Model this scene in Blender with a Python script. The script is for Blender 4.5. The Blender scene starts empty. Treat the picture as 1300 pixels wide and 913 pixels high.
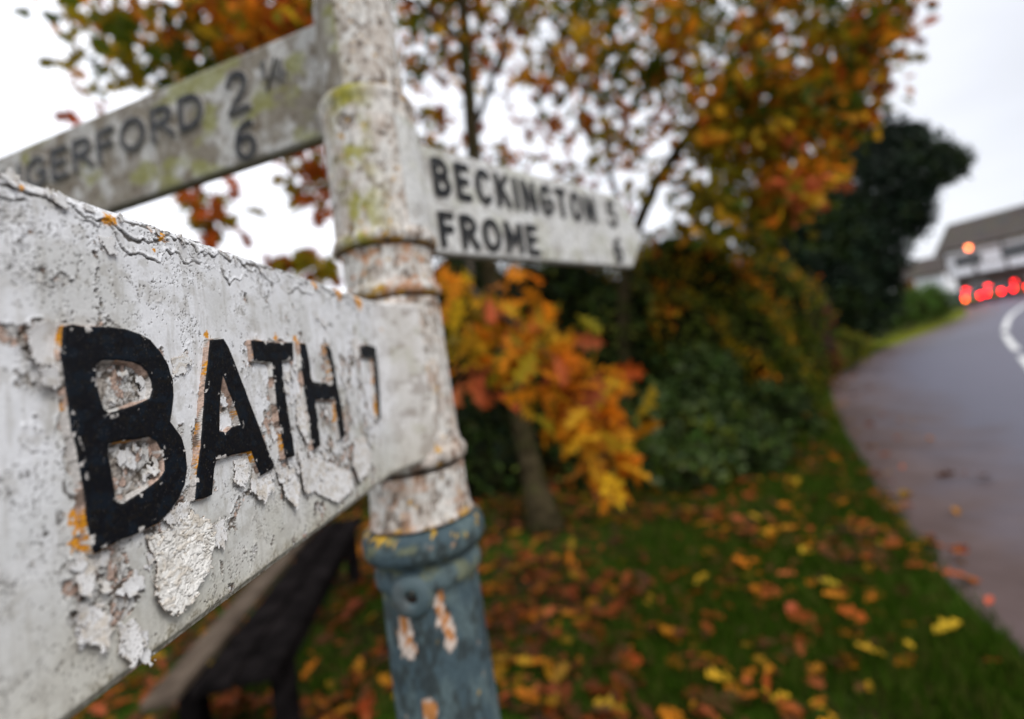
import bpy, math, random
import numpy as np
from mathutils import Matrix, Vector

random.seed(7)
rng = np.random.default_rng(7)
S = bpy.context.scene
COL = S.collection

# ---------------------------------------------------------------- camera
F, CX, CY = 578.0, 650.0, 411.5          # focal length and principal point in photo pixels
ROLL, PITCH, EYE = math.radians(8.98), math.radians(5.13), 1.55
_X = np.array([1.0, 0, 0])
VIEW = np.array([0, math.cos(PITCH), math.sin(PITCH)])
_U = np.cross(_X, VIEW)
RT = math.cos(ROLL) * _X - math.sin(ROLL) * _U
UP = math.sin(ROLL) * _X + math.cos(ROLL) * _U
CAM = np.array([0, 0, EYE])
cd = bpy.data.cameras.new('camera')
cam = bpy.data.objects.new('camera', cd)
COL.objects.link(cam)
S.camera = cam
cam.matrix_world = Matrix(((RT[0], UP[0], -VIEW[0], CAM[0]), (RT[1], UP[1], -VIEW[1], CAM[1]),
                           (RT[2], UP[2], -VIEW[2], CAM[2]), (0, 0, 0, 1)))
cd.sensor_width = 36
cd.sensor_fit = 'HORIZONTAL'
cd.lens = 36 * F / 1300
cd.shift_y = -45.0 / 1300
cd.clip_start = 0.01
cd.clip_end = 2000
cd.dof.use_dof = True
cd.dof.focus_distance = 0.196
cd.dof.aperture_fstop = 3.3

# ---------------------------------------------------------------- sky, sun, exposure
SUN_EL, SUN_AZ = math.radians(45), math.radians(128)     # azimuth clockwise from +Y
w = bpy.data.worlds.new("World")
S.world = w
w.use_nodes = True
nt = w.node_tree
nt.nodes.clear()
out = nt.nodes.new('ShaderNodeOutputWorld')
bg = nt.nodes.new('ShaderNodeBackground')
sky = nt.nodes.new('ShaderNodeTexSky')
sky.sky_type = 'NISHITA'
sky.sun_disc = False
sky.sun_elevation = SUN_EL
sky.sun_rotation = SUN_AZ
tc = nt.nodes.new('ShaderNodeTexCoord')
mp = nt.nodes.new('ShaderNodeMapping')
mp.inputs['Scale'].default_value = (1.0, 1.0, 2.6)
nz = nt.nodes.new('ShaderNodeTexNoise')
nz.inputs['Scale'].default_value = 1.6
nz.inputs['Detail'].default_value = 4
cr = nt.nodes.new('ShaderNodeValToRGB')
cr.color_ramp.elements[0].position = 0.3
cr.color_ramp.elements[0].color = (7.7, 7.9, 8.5, 1)
cr.color_ramp.elements[1].position = 0.75
cr.color_ramp.elements[1].color = (10.4, 10.6, 11.3, 1)
mx = nt.nodes.new('ShaderNodeMixRGB')
mx.inputs['Fac'].default_value = 0.9         # cloud cover over the clear sky
L = nt.links
L.new(tc.outputs['Generated'], mp.inputs['Vector'])
L.new(mp.outputs['Vector'], nz.inputs['Vector'])
L.new(nz.outputs['Fac'], cr.inputs['Fac'])
sx_ = nt.nodes.new('ShaderNodeSeparateXYZ')
L.new(tc.outputs['Generated'], sx_.inputs[0])
mr_ = nt.nodes.new('ShaderNodeMapRange')           # the cloud is thinner, so brighter, towards the west
mr_.inputs['From Min'].default_value = -0.6
mr_.inputs['From Max'].default_value = 0.75
mr_.inputs['To Min'].default_value = 1.45
mr_.inputs['To Max'].default_value = 0.83
L.new(sx_.outputs['X'], mr_.inputs['Value'])
vs_ = nt.nodes.new('ShaderNodeVectorMath')
vs_.operation = 'SCALE'
L.new(cr.outputs['Color'], vs_.inputs[0])
L.new(mr_.outputs[0], vs_.inputs['Scale'])
L.new(sky.outputs['Color'], mx.inputs['Color1'])
L.new(vs_.outputs[0], mx.inputs['Color2'])
L.new(mx.outputs['Color'], bg.inputs['Color'])
bg.inputs['Strength'].default_value = 0.085
L.new(bg.outputs['Background'], out.inputs['Surface'])

sl = bpy.data.lights.new('sun', 'SUN')
so = bpy.data.objects.new('sun', sl)
COL.objects.link(so)
sl.energy = 1.5
sl.angle = math.radians(25)
sl.color = (1.0, 0.97, 0.93)
sd_ = Vector((math.sin(SUN_AZ) * math.cos(SUN_EL), math.cos(SUN_AZ) * math.cos(SUN_EL), math.sin(SUN_EL)))
so.rotation_euler = sd_.to_track_quat('Z', 'Y').to_euler()

S.view_settings.view_transform = 'Standard'
S.view_settings.look = 'None'
S.view_settings.exposure = 0.62
S.view_settings.gamma = 1
S.view_settings.use_curve_mapping = False
S.render.engine = 'CYCLES'
S.cycles.use_denoising = True
S.cycles.max_bounces = 6
S.cycles.transparent_max_bounces = 6
S.cycles.sample_clamp_indirect = 6


# ---------------------------------------------------------------- projection helpers
def ray(px, py):
    return RT * (px - CX) / F - UP * (py - CY) / F + VIEW


def Wp(px, py, Z):
    return CAM + ray(px, py) * Z


def gz(y):
    t = np.maximum(0, np.asarray(y, float) - 12)
    return 0.02 * (np.sqrt(t * t + 4) - 2)


def Gp(px, py, h=0.0):
    r = ray(px, py)
    lo, hi = 0.1, 200.0
    for _ in range(50):
        m = (lo + hi) / 2
        p = CAM + r * m
        if p[2] > gz(p[1]) + h: lo = m
        else: hi = m
    return CAM + r * lo


# ---------------------------------------------------------------- noise in numpy
def _hash(ix, iy, seed):
    h = (ix.astype(np.int64) * 374761393 + iy.astype(np.int64) * 668265263 + seed * 1442695041) & 0xFFFFFFFF
    h = ((h ^ (h >> 13)) * 1274126177) & 0xFFFFFFFF
    h = ((h ^ (h >> 16)) * 2246822519) & 0xFFFFFFFF
    return ((h ^ (h >> 15)) & 0xFFFFFF) / float(0xFFFFFF)


def vnoise(x, y, seed=0):
    ix, iy = np.floor(x), np.floor(y)
    fx, fy = x - ix, y - iy
    fx = fx * fx * fx * (fx * (fx * 6 - 15) + 10)
    fy = fy * fy * fy * (fy * (fy * 6 - 15) + 10)
    a, b = _hash(ix, iy, seed), _hash(ix + 1, iy, seed)
    c, d = _hash(ix, iy + 1, seed), _hash(ix + 1, iy + 1, seed)
    return (a + (b - a) * fx) * (1 - fy) + (c + (d - c) * fx) * fy


def fbm(x, y, seed=0, octv=4, gain=0.5):
    s, a, n = 0.0, 1.0, 0.0
    for k in range(octv):
        s = s + a * vnoise(x * 2 ** k + 17.3 * k, y * 2 ** k - 9.1 * k, seed + k)
        n += a
        a *= gain
    return s / n


def worley(x, y, seed=0):
    """distance to the cell border (F2-F1) and a random value per cell"""
    ix, iy = np.floor(x), np.floor(y)
    f1 = np.full(x.shape, 9.0); f2 = np.full(x.shape, 9.0); cid = np.zeros(x.shape)
    for dx in (-1, 0, 1):
        for dy in (-1, 0, 1):
            cx, cy = ix + dx, iy + dy
            px = cx + _hash(cx, cy, seed); py = cy + _hash(cx, cy, seed + 91)
            d = np.hypot(x - px, y - py)
            cl = d < f1
            f2 = np.where(cl, f1, np.minimum(f2, d))
            cid = np.where(cl, _hash(cx, cy, seed + 7), cid)
            f1 = np.where(cl, d, f1)
    return f2 - f1, cid


def sstep(a, b, x):
    t = np.clip((x - a) / (b - a), 0, 1)
    return t * t * (3 - 2 * t)


def mixc(c, col, m):
    m = np.clip(m, 0, 1)[..., None]
    return c * (1 - m) + np.asarray(col, float) * m


def poly_sdf(x, y, P):
    P = np.asarray(P, float)
    d = np.full(x.shape, 1e9); ins = np.zeros(x.shape, bool)
    for i in range(len(P)):
        a, b = P[i], P[(i + 1) % len(P)]
        e = b - a
        t = np.clip(((x - a[0]) * e[0] + (y - a[1]) * e[1]) / (e @ e + 1e-18), 0, 1)
        d = np.minimum(d, np.hypot(x - a[0] - t * e[0], y - a[1] - t * e[1]))
        c = ((a[1] > y) != (b[1] > y)) & (x < (b[0] - a[0]) * (y - a[1]) / (b[1] - a[1] + 1e-18) + a[0])
        ins ^= c
    return np.where(ins, -d, d)


def line_sdf(x, y, strokes, hw):
    d = np.full(x.shape, 1e9)
    for st in strokes:
        for a, b in zip(st[:-1], st[1:]):
            ex, ey = b[0] - a[0], b[1] - a[1]
            t = np.clip(((x - a[0]) * ex + (y - a[1]) * ey) / (ex * ex + ey * ey + 1e-18), 0, 1)
            d = np.minimum(d, np.hypot(x - a[0] - t * ex, y - a[1] - t * ey))
    return d - hw


# ---------------------------------------------------------------- object helpers
def empty(name, loc=(0, 0, 0), rz=0.0, **props):
    o = bpy.data.objects.new(name, None)
    COL.objects.link(o)
    o.location = tuple(loc)
    o.rotation_euler = (0, 0, rz)
    o.empty_display_size = 0.1
    for k, v in props.items(): o[k] = v
    return o


def link(name, me, parent=None, mat=None, **props):
    o = bpy.data.objects.new(name, me)
    COL.objects.link(o)
    if parent is not None: o.parent = parent
    if mat is not None: me.materials.append(mat)
    for k, v in props.items(): o[k] = v
    return o


def mesh_np(name, V, Fa, col=None, smooth=True, extra=None):
    """V (n,3); Fa: array (m,k) or list of such arrays"""
    V = np.asarray(V, np.float32)
    FL = Fa if isinstance(Fa, list) else [Fa]
    FL = [np.asarray(f, np.int32) for f in FL if len(f)]
    me = bpy.data.meshes.new(name)
    me.vertices.add(len(V))
    me.vertices.foreach_set('co', V.ravel())
    idx = np.concatenate([f.ravel() for f in FL])
    tot = np.concatenate([np.full(len(f), f.shape[1], np.int32) for f in FL])
    st = np.concatenate([[0], np.cumsum(tot)[:-1]]).astype(np.int32)
    me.loops.add(len(idx))
    me.loops.foreach_set('vertex_index', idx)
    me.polygons.add(len(tot))
    me.polygons.foreach_set('loop_start', st)
    try: me.polygons.foreach_set('loop_total', tot)
    except Exception: pass
    me.update(calc_edges=True)
    me.polygons.foreach_set('use_smooth', np.full(len(tot), smooth))
    if col is not None:
        a = me.color_attributes.new('Col', 'FLOAT_COLOR', 'POINT')
        c = np.ones((len(V), 4), np.float32); c[:, :3] = col
        a.data.foreach_set('color', c.ravel())
    for k, v in (extra or {}).items():
        a = me.attributes.new(k, 'FLOAT', 'POINT')
        a.data.foreach_set('value', np.asarray(v, np.float32))
    me.validate()
    return me


class MB:
    """collects simple shapes into one mesh"""
    def __init__(s): s.V, s.F, s.n = [], {}, 0
    def add(s, V, Fs):
        V = np.asarray(V, float)
        for f in Fs: s.F.setdefault(len(f), []).append([i + s.n for i in f])
        s.V.append(V); s.n += len(V)
    def box(s, c, d, M=None, bev=0.0):
        x, y, z = [v / 2 for v in d]
        if bev > 0:
            b = min(bev, x * .9, y * .9, z * .9)
            V = []
            for sx in (-1, 1):
                for sy in (-1, 1):
                    for sz in (-1, 1):
                        V += [(sx * x, sy * (y - b), sz * (z - b)), (sx * (x - b), sy * y, sz * (z - b)), (sx * (x - b), sy * (y - b), sz * z)]
            V = np.array(V)
            def q(i, j, k, a): return ((i * 2 + j) * 2 + k) * 3 + a
            Fs = [[q(i, 0, 0, 0), q(i, 1, 0, 0), q(i, 1, 1, 0), q(i, 0, 1, 0)][::(1 if i else -1)] for i in (0, 1)]
            Fs += [[q(0, j, 0, 1), q(1, j, 0, 1), q(1, j, 1, 1), q(0, j, 1, 1)][::(-1 if j else 1)] for j in (0, 1)]
            Fs += [[q(0, 0, k, 2), q(1, 0, k, 2), q(1, 1, k, 2), q(0, 1, k, 2)][::(1 if k else -1)] for k in (0, 1)]
            for j in (0, 1):
                for k in (0, 1): Fs.append([q(0, j, k, 1), q(1, j, k, 1), q(1, j, k, 2), q(0, j, k, 2)])
            for i in (0, 1):
                for k in (0, 1): Fs.append([q(i, 0, k, 0), q(i, 1, k, 0), q(i, 1, k, 2), q(i, 0, k, 2)])
            for i in (0, 1):
                for j in (0, 1): Fs.append([q(i, j, 0, 0), q(i, j, 1, 0), q(i, j, 1, 1), q(i, j, 0, 1)])
            for i in (0, 1):
                for j in (0, 1):
                    for k in (0, 1): Fs.append([q(i, j, k, 0), q(i, j, k, 1), q(i, j, k, 2)])
        else:
            V = np.array([(a, b_, c_) for a in (-x, x) for b_ in (-y, y) for c_ in (-z, z)])
            Fs = [[0, 1, 3, 2], [4, 6, 7, 5], [0, 4, 5, 1], [2, 3, 7, 6], [0, 2, 6, 4], [1, 5, 7, 3]]
        if M is not None: V = V @ np.asarray(M).T
        s.add(V + np.asarray(c), Fs)
        return s
    def prism(s, pts, h0, h1, M=None, off=(0, 0, 0)):
        """polygon in the XZ plane (convex-ish), extruded along Y from h0 to h1"""
        n = len(pts)
        V = np.array([(p[0], h0, p[1]) for p in pts] + [(p[0], h1, p[1]) for p in pts], float)
        if M is not None: V = V @ np.asarray(M).T
        s.add(V + np.asarray(off), [list(range(n)), list(range(2 * n - 1, n - 1, -1))] + [[i, i + n, (i + 1) % n + n, (i + 1) % n] for i in range(n)])
        return s
    def tube(s, P, R, k=8, cap=True):
        P = np.asarray(P, float); R = np.broadcast_to(np.asarray(R, float), (len(P),))
        T = np.gradient(P, axis=0); T /= np.linalg.norm(T, axis=1)[:, None] + 1e-12
        ref = np.array([0.3, 0.2, 0.9]) if abs(T[0][2]) < 0.8 else np.array([1.0, 0.1, 0.2])
        V = []
        for p, t, r in zip(P, T, R):
            a = np.cross(t, ref); a /= np.linalg.norm(a); b = np.cross(t, a)
            for j in range(k):
                an = 2 * math.pi * j / k
                V.append(p + r * (math.cos(an) * a + math.sin(an) * b))
        Fs = [[i * k + j, i * k + (j + 1) % k, (i + 1) * k + (j + 1) % k, (i + 1) * k + j] for i in range(len(P) - 1) for j in range(k)]
        if cap: Fs += [list(range(k))[::-1], [(len(P) - 1) * k + j for j in range(k)]]
        s.add(V, Fs)
        return s
    def lathe(s, prof, k=48, off=(0, 0, 0)):
        prof = np.asarray(prof, float)
        V = [(r * math.cos(2 * math.pi * j / k), r * math.sin(2 * math.pi * j / k), z) for r, z in prof for j in range(k)]
        n = len(prof)
        Fs = [[i * k + j, i * k + (j + 1) % k, (i + 1) * k + (j + 1) % k, (i + 1) * k + j] for i in range(n - 1) for j in range(k)]
        Fs += [list(range(k))[::-1], [(n - 1) * k + j for j in range(k)]]
        s.add(np.array(V) + np.asarray(off), Fs)
        return s
    def verts(s): return np.concatenate(s.V)
    def build(s, name, mat, parent=None, smooth=False, disp=None, **props):
        V = s.verts()
        if disp: V = disp(V)
        me = mesh_np(name, V, [np.array(f) for f in s.F.values()], smooth=smooth)
        return link(name, me, parent, mat, **props)


# ---------------------------------------------------------------- materials
def newmat(name):
    m = bpy.data.materials.new(name); m.use_nodes = True
    t = m.node_tree; t.nodes.clear()
    o = t.nodes.new('ShaderNodeOutputMaterial')
    p = t.nodes.new('ShaderNodeBsdfPrincipled')
    t.links.new(p.outputs[0], o.inputs[0])
    return m, t, p, o


def N(t, kind, **kw):
    n = t.nodes.new(kind)
    for k, v in kw.items():
        if hasattr(n, k) and k not in n.inputs: setattr(n, k, v)
        else: n.inputs[k].default_value = v
    return n


def noise_mat(name, c1, c2, scale=5, rough=0.8, bump=0.2, bdist=0.01, detail=6, lo=0.35, hi=0.65, coord='Object', spec=0.3, extra=()):
    """two colours mixed by noise; extra: (colour, scale, lo, hi) layers on top"""
    m, t, p, o = newmat(name)
    tcn = N(t, 'ShaderNodeTexCoord')
    n1 = N(t, 'ShaderNodeTexNoise'); n1.inputs['Scale'].default_value = scale; n1.inputs['Detail'].default_value = detail
    t.links.new(tcn.outputs[coord], n1.inputs['Vector'])
    r = N(t, 'ShaderNodeValToRGB')
    r.color_ramp.elements[0].position = lo; r.color_ramp.elements[0].color = (*c1, 1)
    r.color_ramp.elements[1].position = hi; r.color_ramp.elements[1].color = (*c2, 1)
    t.links.new(n1.outputs['Fac'], r.inputs['Fac'])
    cur = r.outputs['Color']
    for i, (c, sc, l, h) in enumerate(extra):
        n2 = N(t, 'ShaderNodeTexNoise'); n2.inputs['Scale'].default_value = sc; n2.inputs['Detail'].default_value = 5
        mp_ = N(t, 'ShaderNodeMapping'); mp_.inputs['Location'].default_value = (3.1 * i + 1, 7.7, i * 1.3)
        t.links.new(tcn.outputs[coord], mp_.inputs['Vector']); t.links.new(mp_.outputs['Vector'], n2.inputs['Vector'])
        rr = N(t, 'ShaderNodeMapRange'); rr.inputs['From Min'].default_value = l; rr.inputs['From Max'].default_value = h
        t.links.new(n2.outputs['Fac'], rr.inputs['Value'])
        mm = N(t, 'ShaderNodeMixRGB'); mm.inputs['Color2'].default_value = (*c, 1)
        t.links.new(rr.outputs[0], mm.inputs['Fac']); t.links.new(cur, mm.inputs['Color1'])
        cur = mm.outputs['Color']
    t.links.new(cur, p.inputs['Base Color'])
    p.inputs['Roughness'].default_value = rough
    p.inputs['Specular IOR Level'].default_value = spec
    if bump:
        nb = N(t, 'ShaderNodeTexNoise'); nb.inputs['Scale'].default_value = scale * 3; nb.inputs['Detail'].default_value = 6
        t.links.new(tcn.outputs[coord], nb.inputs['Vector'])
        b = N(t, 'ShaderNodeBump'); b.inputs['Strength'].default_value = bump; b.inputs['Distance'].default_value = bdist
        t.links.new(nb.outputs['Fac'], b.inputs['Height']); t.links.new(b.outputs[0], p.inputs['Normal'])
    return m


def attr_mat(name, rough=0.7, spec=0.3, nscale=900, namp=0.25, bump=0.25, bdist=0.0002):
    """colour from the mesh's paint layers, broken up by fine noise"""
    m, t, p, o = newmat(name)
    a = N(t, 'ShaderNodeAttribute'); a.attribute_name = 'Col'
    tcn = N(t, 'ShaderNodeTexCoord')
    n1 = N(t, 'ShaderNodeTexNoise'); n1.inputs['Scale'].default_value = nscale; n1.inputs['Detail'].default_value = 5
    t.links.new(tcn.outputs['Object'], n1.inputs['Vector'])
    rr = N(t, 'ShaderNodeMapRange'); rr.inputs['From Min'].default_value = 0.25; rr.inputs['From Max'].default_value = 0.75
    rr.inputs['To Min'].default_value = 1 - namp; rr.inputs['To Max'].default_value = 1 + namp * 0.5
    t.links.new(n1.outputs['Fac'], rr.inputs['Value'])
    v = N(t, 'ShaderNodeVectorMath'); v.operation = 'SCALE'
    t.links.new(a.outputs['Color'], v.inputs[0]); t.links.new(rr.outputs[0], v.inputs['Scale'])
    t.links.new(v.outputs[0], p.inputs['Base Color'])
    p.inputs['Roughness'].default_value = rough
    p.inputs['Specular IOR Level'].default_value = spec
    if bump:
        b = N(t, 'ShaderNodeBump'); b.inputs['Strength'].default_value = bump; b.inputs['Distance'].default_value = bdist
        t.links.new(n1.outputs['Fac'], b.inputs['Height']); t.links.new(b.outputs[0], p.inputs['Normal'])
    return m


def leaf_mat(name, trans=0.35, rough=0.5, spec=0.35):
    m, t, p, o = newmat(name)
    a = N(t, 'ShaderNodeAttribute'); a.attribute_name = 'Col'
    t.links.new(a.outputs['Color'], p.inputs['Base Color'])
    p.inputs['Roughness'].default_value = rough; p.inputs['Specular IOR Level'].default_value = spec
    tr = N(t, 'ShaderNodeBsdfTranslucent')
    t.links.new(a.outputs['Color'], tr.inputs['Color'])
    ms = N(t, 'ShaderNodeMixShader'); ms.inputs[0].default_value = trans
    t.links.new(p.outputs[0], ms.inputs[1]); t.links.new(tr.outputs[0], ms.inputs[2])
    t.links.new(ms.outputs[0], o.inputs[0])
    return m


def emit_mat(name, col, strength, base=(0.3, 0.02, 0.02)):
    m, t, p, o = newmat(name)
    p.inputs['Base Color'].default_value = (*base, 1)
    p.inputs['Emission Color'].default_value = (*col, 1)
    p.inputs['Emission Strength'].default_value = strength
    p.inputs['Roughness'].default_value = 0.3
    return m


M_paint = attr_mat('old_white_paint', rough=0.62, spec=0.3, namp=0.12, bump=0.10)
M_flake = attr_mat('peeling_paint', rough=0.6, spec=0.3, nscale=1500, namp=0.2)
M_letter = attr_mat('black_letter_paint', rough=0.5, spec=0.16, nscale=1300, namp=0.5, bump=0.25, bdist=0.0002)
M_paint2 = attr_mat('dirty_white_paint', rough=0.8, spec=0.2, nscale=200, namp=0.3, bump=0.3, bdist=0.001)
M_leaf = leaf_mat('autumn_leaf', 0.5, 0.6, 0.08)
M_evergreen = leaf_mat('evergreen_leaf', 0.12, 0.55, 0.07)
M_litter = leaf_mat('fallen_leaf', 0.08, 0.6, 0.10)
M_grass = leaf_mat('grass_blade', 0.25, 0.7, 0.05)
M_bark = noise_mat('tree_bark', (0.018, 0.014, 0.007), (0.058, 0.045, 0.024), 14, 0.95, 0.9, 0.03, spec=0.0, extra=(((0.035, 0.042, 0.010), 5, 0.5, 0.7),))
M_twig = noise_mat('twig_bark', (0.018, 0.013, 0.008), (0.05, 0.035, 0.02), 20, 0.9, 0.3, 0.01)
M_core = noise_mat('shaded_core', (0.004, 0.005, 0.002), (0.014, 0.016, 0.006), 6, 1.0, 0.8, 0.1, spec=0.0)  # near black, carries the shade inside the bushes

# ================================================================ THE SETTING
# ---- road line, as measured on the ground
edge_px = [(1300, 812), (1190, 700), (1140, 640), (1105, 590), (1078, 545), (1062, 510), (1054, 490), (1062, 474), (1088, 458), (1134, 439),
           (1186, 419), (1224, 404), (1232, 397), (1228, 391.5), (1214, 386.5)]
E_ = [Gp(*p)[:2] for p in edge_px]
d0 = E_[0] - E_[1]; d0 /= np.linalg.norm(d0)
E_ = [E_[0] + d0 * 16 + np.array([-3.0, 0]), E_[0] + d0 * 7 + np.array([-0.6, 0]), E_[0] + d0 * 2.2] + E_
d1 = E_[-1] - E_[-2]; d1 /= np.linalg.norm(d1)
E_ = E_ + [E_[-1] + d1 * 15, E_[-1] + d1 * 60]
E_ = np.array(E_)


def resample(P, n):
    """smooth curve through P"""
    P = np.asarray(P, float)
    for _ in range(2):
        Q = [P[0]]
        for a, b in zip(P[:-1], P[1:]): Q += [a * .75 + b * .25, a * .25 + b * .75]
        P = np.array(Q + [P[-1]])
    s = np.concatenate([[0], np.cumsum(np.linalg.norm(np.diff(P, axis=0), axis=1))])
    u = np.linspace(0, 1, n) ** 1.0 * s[-1]
    return np.stack([np.interp(u, s, P[:, k]) for k in range(P.shape[1])], 1)


EDGE = resample(E_, 420)


def edge_dist(x, y):
    """signed distance to the road's left edge: negative on the verge"""
    x = np.asarray(x, float); y = np.asarray(y, float)
    d = np.full(x.shape, 1e9); sg = np.ones(x.shape)
    for a, b in zip(EDGE[::3][:-1], EDGE[::3][1:]):
        e = b - a; L2 = e @ e
        t = np.clip(((x - a[0]) * e[0] + (y - a[1]) * e[1]) / L2, 0, 1)
        dd = np.hypot(x - a[0] - t * e[0], y - a[1] - t * e[1])
        cr_ = e[0] * (y - a[1]) - e[1] * (x - a[0])
        cl = dd < d
        d = np.where(cl, dd, d); sg = np.where(cl, np.where(cr_ > 0, -1, 1), sg)
    return d * sg


# ---- ground
gx = np.concatenate([-np.geomspace(400, 8, 26), np.linspace(-7.6, 12, 150), np.geomspace(12.6, 500, 30)])
gy = np.concatenate([-np.geomspace(300, 4, 16), np.linspace(-3.6, 18, 160), np.geomspace(18.8, 900, 34)])
GX, GY = np.meshgrid(gx, gy, indexing='ij')
GD = edge_dist(GX, GY)
GZ = gz(GY) + 0.05 * (fbm(GX * 0.9, GY * 0.9, 3, 3) - 0.5) * sstep(-0.1, -1.2, GD) - 0.05 * sstep(-0.05, 0.25, GD) - 0.012
GZ = np.where(GY > 120, gz(120.0) - 0.05, GZ)
nX, nY = GX.shape
I = np.arange(nX * nY).reshape(nX, nY)
Q = np.stack([I[:-1, :-1], I[1:, :-1], I[1:, 1:], I[:-1, 1:]], -1).reshape(-1, 4)
gm = mesh_np('ground', np.stack([GX, GY, GZ], -1).reshape(-1, 3), Q, extra={'verge': (sstep(-2.6, -0.4, GD) * sstep(5.0, 9.0, GY)).ravel()})
M_ground = noise_mat('turf_and_soil', (0.016, 0.010, 0.005), (0.024, 0.052, 0.004), 1.7, 0.95, 0.8, 0.03, spec=0.03, detail=9, lo=0.42, hi=0.56,
                     extra=(((0.055, 0.028, 0.012), 6, 0.55, 0.7), ((0.045, 0.075, 0.014), 11, 0.58, 0.75)))
_t = M_ground.node_tree; _p = [q for q in _t.nodes if q.type == 'BSDF_PRINCIPLED'][0]
_a = N(_t, 'ShaderNodeAttribute'); _a.attribute_name = 'verge'
_m = N(_t, 'ShaderNodeMixRGB'); _m.inputs['Color2'].default_value = (.120, .130, .010, 1)
_t.links.new(_a.outputs['Fac'], _m.inputs['Fac']); _t.links.new(_p.inputs['Base Color'].links[0].from_socket, _m.inputs['Color1']); _t.links.new(_m.outputs[0], _p.inputs['Base Color'])
link('ground', gm, None, M_ground, kind='structure')

# ---- road ribbon
T_ = np.gradient(EDGE, axis=0); T_ /= np.linalg.norm(T_, axis=1)[:, None]
NR = np.stack([T_[:, 1], -T_[:, 0]], 1)
for _ in range(12): NR[1:-1] = (NR[:-2] + NR[1:-1] * 2 + NR[2:]) / 4
NR /= np.linalg.norm(NR, axis=1)[:, None]
cross = np.array([-0.12, 0.05, 0.3, 0.8, 1.5, 3, 4.5, 6.2])
wob = 0.10 * (fbm(np.arange(len(EDGE)) * 0.35, np.zeros(len(EDGE)), 5, 3) - 0.5)
RV, RD = [], []
for i in range(len(EDGE)):
    for c in cross:
        p = EDGE[i] + NR[i] * (c + (wob[i] if c < 0.3 else 0))
        RV.append((p[0], p[1], gz(p[1]) + 0.004 + 0.03 * math.sin(min(c, 6.2) / 6.2 * math.pi) - (0.03 if c < 0 else 0)))
        RD.append(c)
k = len(cross); n = len(EDGE)
I = np.arange(n * k).reshape(n, k)
Q = np.stack([I[:-1, :-1], I[:-1, 1:], I[1:, 1:], I[1:, :-1]], -1).reshape(-1, 4)
rm = mesh_np('road', RV, Q, extra={'across': RD})
m, t, p, o = newmat('asphalt')
tcn = N(t, 'ShaderNodeTexCoord')
at = N(t, 'ShaderNodeAttribute'); at.attribute_name = 'across'
n1 = N(t, 'ShaderNodeTexNoise'); n1.inputs['Scale'].default_value = 2.2; n1.inputs['Detail'].default_value = 8
n2 = N(t, 'ShaderNodeTexNoise'); n2.inputs['Scale'].default_value = 60; n2.inputs['Detail'].default_value = 4
n3 = N(t, 'ShaderNodeTexNoise'); n3.inputs['Scale'].default_value = 2.6; n3.inputs['Detail'].default_value = 6
for q in (n1, n2, n3): t.links.new(tcn.outputs['Object'], q.inputs['Vector'])
ad = N(t, 'ShaderNodeMath', operation='MULTIPLY_ADD')
t.links.new(n1.outputs['Fac'], ad.inputs[0]); ad.inputs[1].default_value = -2.2
t.links.new(at.outputs['Fac'], ad.inputs[2])
mr = N(t, 'ShaderNodeMapRange'); mr.inputs['From Min'].default_value = -0.9; mr.inputs['From Max'].default_value = 0.45
t.links.new(ad.outputs[0], mr.inputs['Value'])
ra = N(t, 'ShaderNodeValToRGB')
ra.color_ramp.elements[0].color = (0.078, 0.076, 0.104, 1); ra.color_ramp.elements[1].color = (0.104, 0.101, 0.134, 1)
t.links.new(n3.outputs['Fac'], ra.inputs['Fac'])
rb = N(t, 'ShaderNodeValToRGB')
rb.color_ramp.elements[0].position = 0.3; rb.color_ramp.elements[0].color = (0.056, 0.031, 0.026, 1)
rb.color_ramp.elements[1].position = 0.75; rb.color_ramp.elements[1].color = (0.105, 0.070, 0.066, 1)
t.links.new(n3.outputs['Fac'], rb.inputs['Fac'])
mm = N(t, 'ShaderNodeMixRGB')
t.links.new(mr.outputs[0], mm.inputs['Fac']); t.links.new(rb.outputs[0], mm.inputs['Color1']); t.links.new(ra.outputs[0], mm.inputs['Color2'])
t.links.new(mm.outputs[0], p.inputs['Base Color'])
p.inputs['Roughness'].default_value = 0.62
b = N(t, 'ShaderNodeBump'); b.inputs['Strength'].default_value = 0.2; b.inputs['Distance'].default_value = 0.0015
t.links.new(n2.outputs['Fac'], b.inputs['Height']); t.links.new(b.outputs[0], p.inputs['Normal'])
link('road', rm, None, m, kind='structure')

M_line = noise_mat('road_paint', (0.35, 0.35, 0.34), (0.72, 0.72, 0.70), 9, 0.6, 0.1, 0.002, lo=0.3, hi=0.5)


def marking(px, wdt):
    P = resample(np.array([Gp(*q, h=0.03)[:2] for q in px]), 20)
    T = np.gradient(P, axis=0); T /= np.linalg.norm(T, axis=1)[:, None]
    Nn = np.stack([T[:, 1], -T[:, 0]], 1)
    V = []
    for p_, n_ in zip(P, Nn):
        for s_ in (-.5, .5):
            q = p_ + n_ * wdt * s_
            V.append((q[0], q[1], gz(q[1]) + 0.042))
    return V, [[2 * i, 2 * i + 1, 2 * i + 3, 2 * i + 2] for i in range(len(P) - 1)]


mb = MB()
for px_, w_ in ((((1325, 492), (1312, 470), (1297, 453)), .13), (((1291, 445), (1281, 433), (1275.5, 424)), .13), (((1275.5, 420), (1279, 406), (1287, 397), (1302, 387), (1318, 381)), .15),
                (((1330, 378), (1350, 373), (1375, 369)), .2)):
    mb.add(*marking(px_, w_))
mb.build('road_marking', M_line, kind='structure')

# ================================================================ THE SIGNPOST
AX = np.array([-0.1311, 0.5196])
post = empty('signpost', (AX[0], AX[1], 0), label='old cast-iron signpost with peeling white arms on a blue-grey pole', category='signpost')


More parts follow.
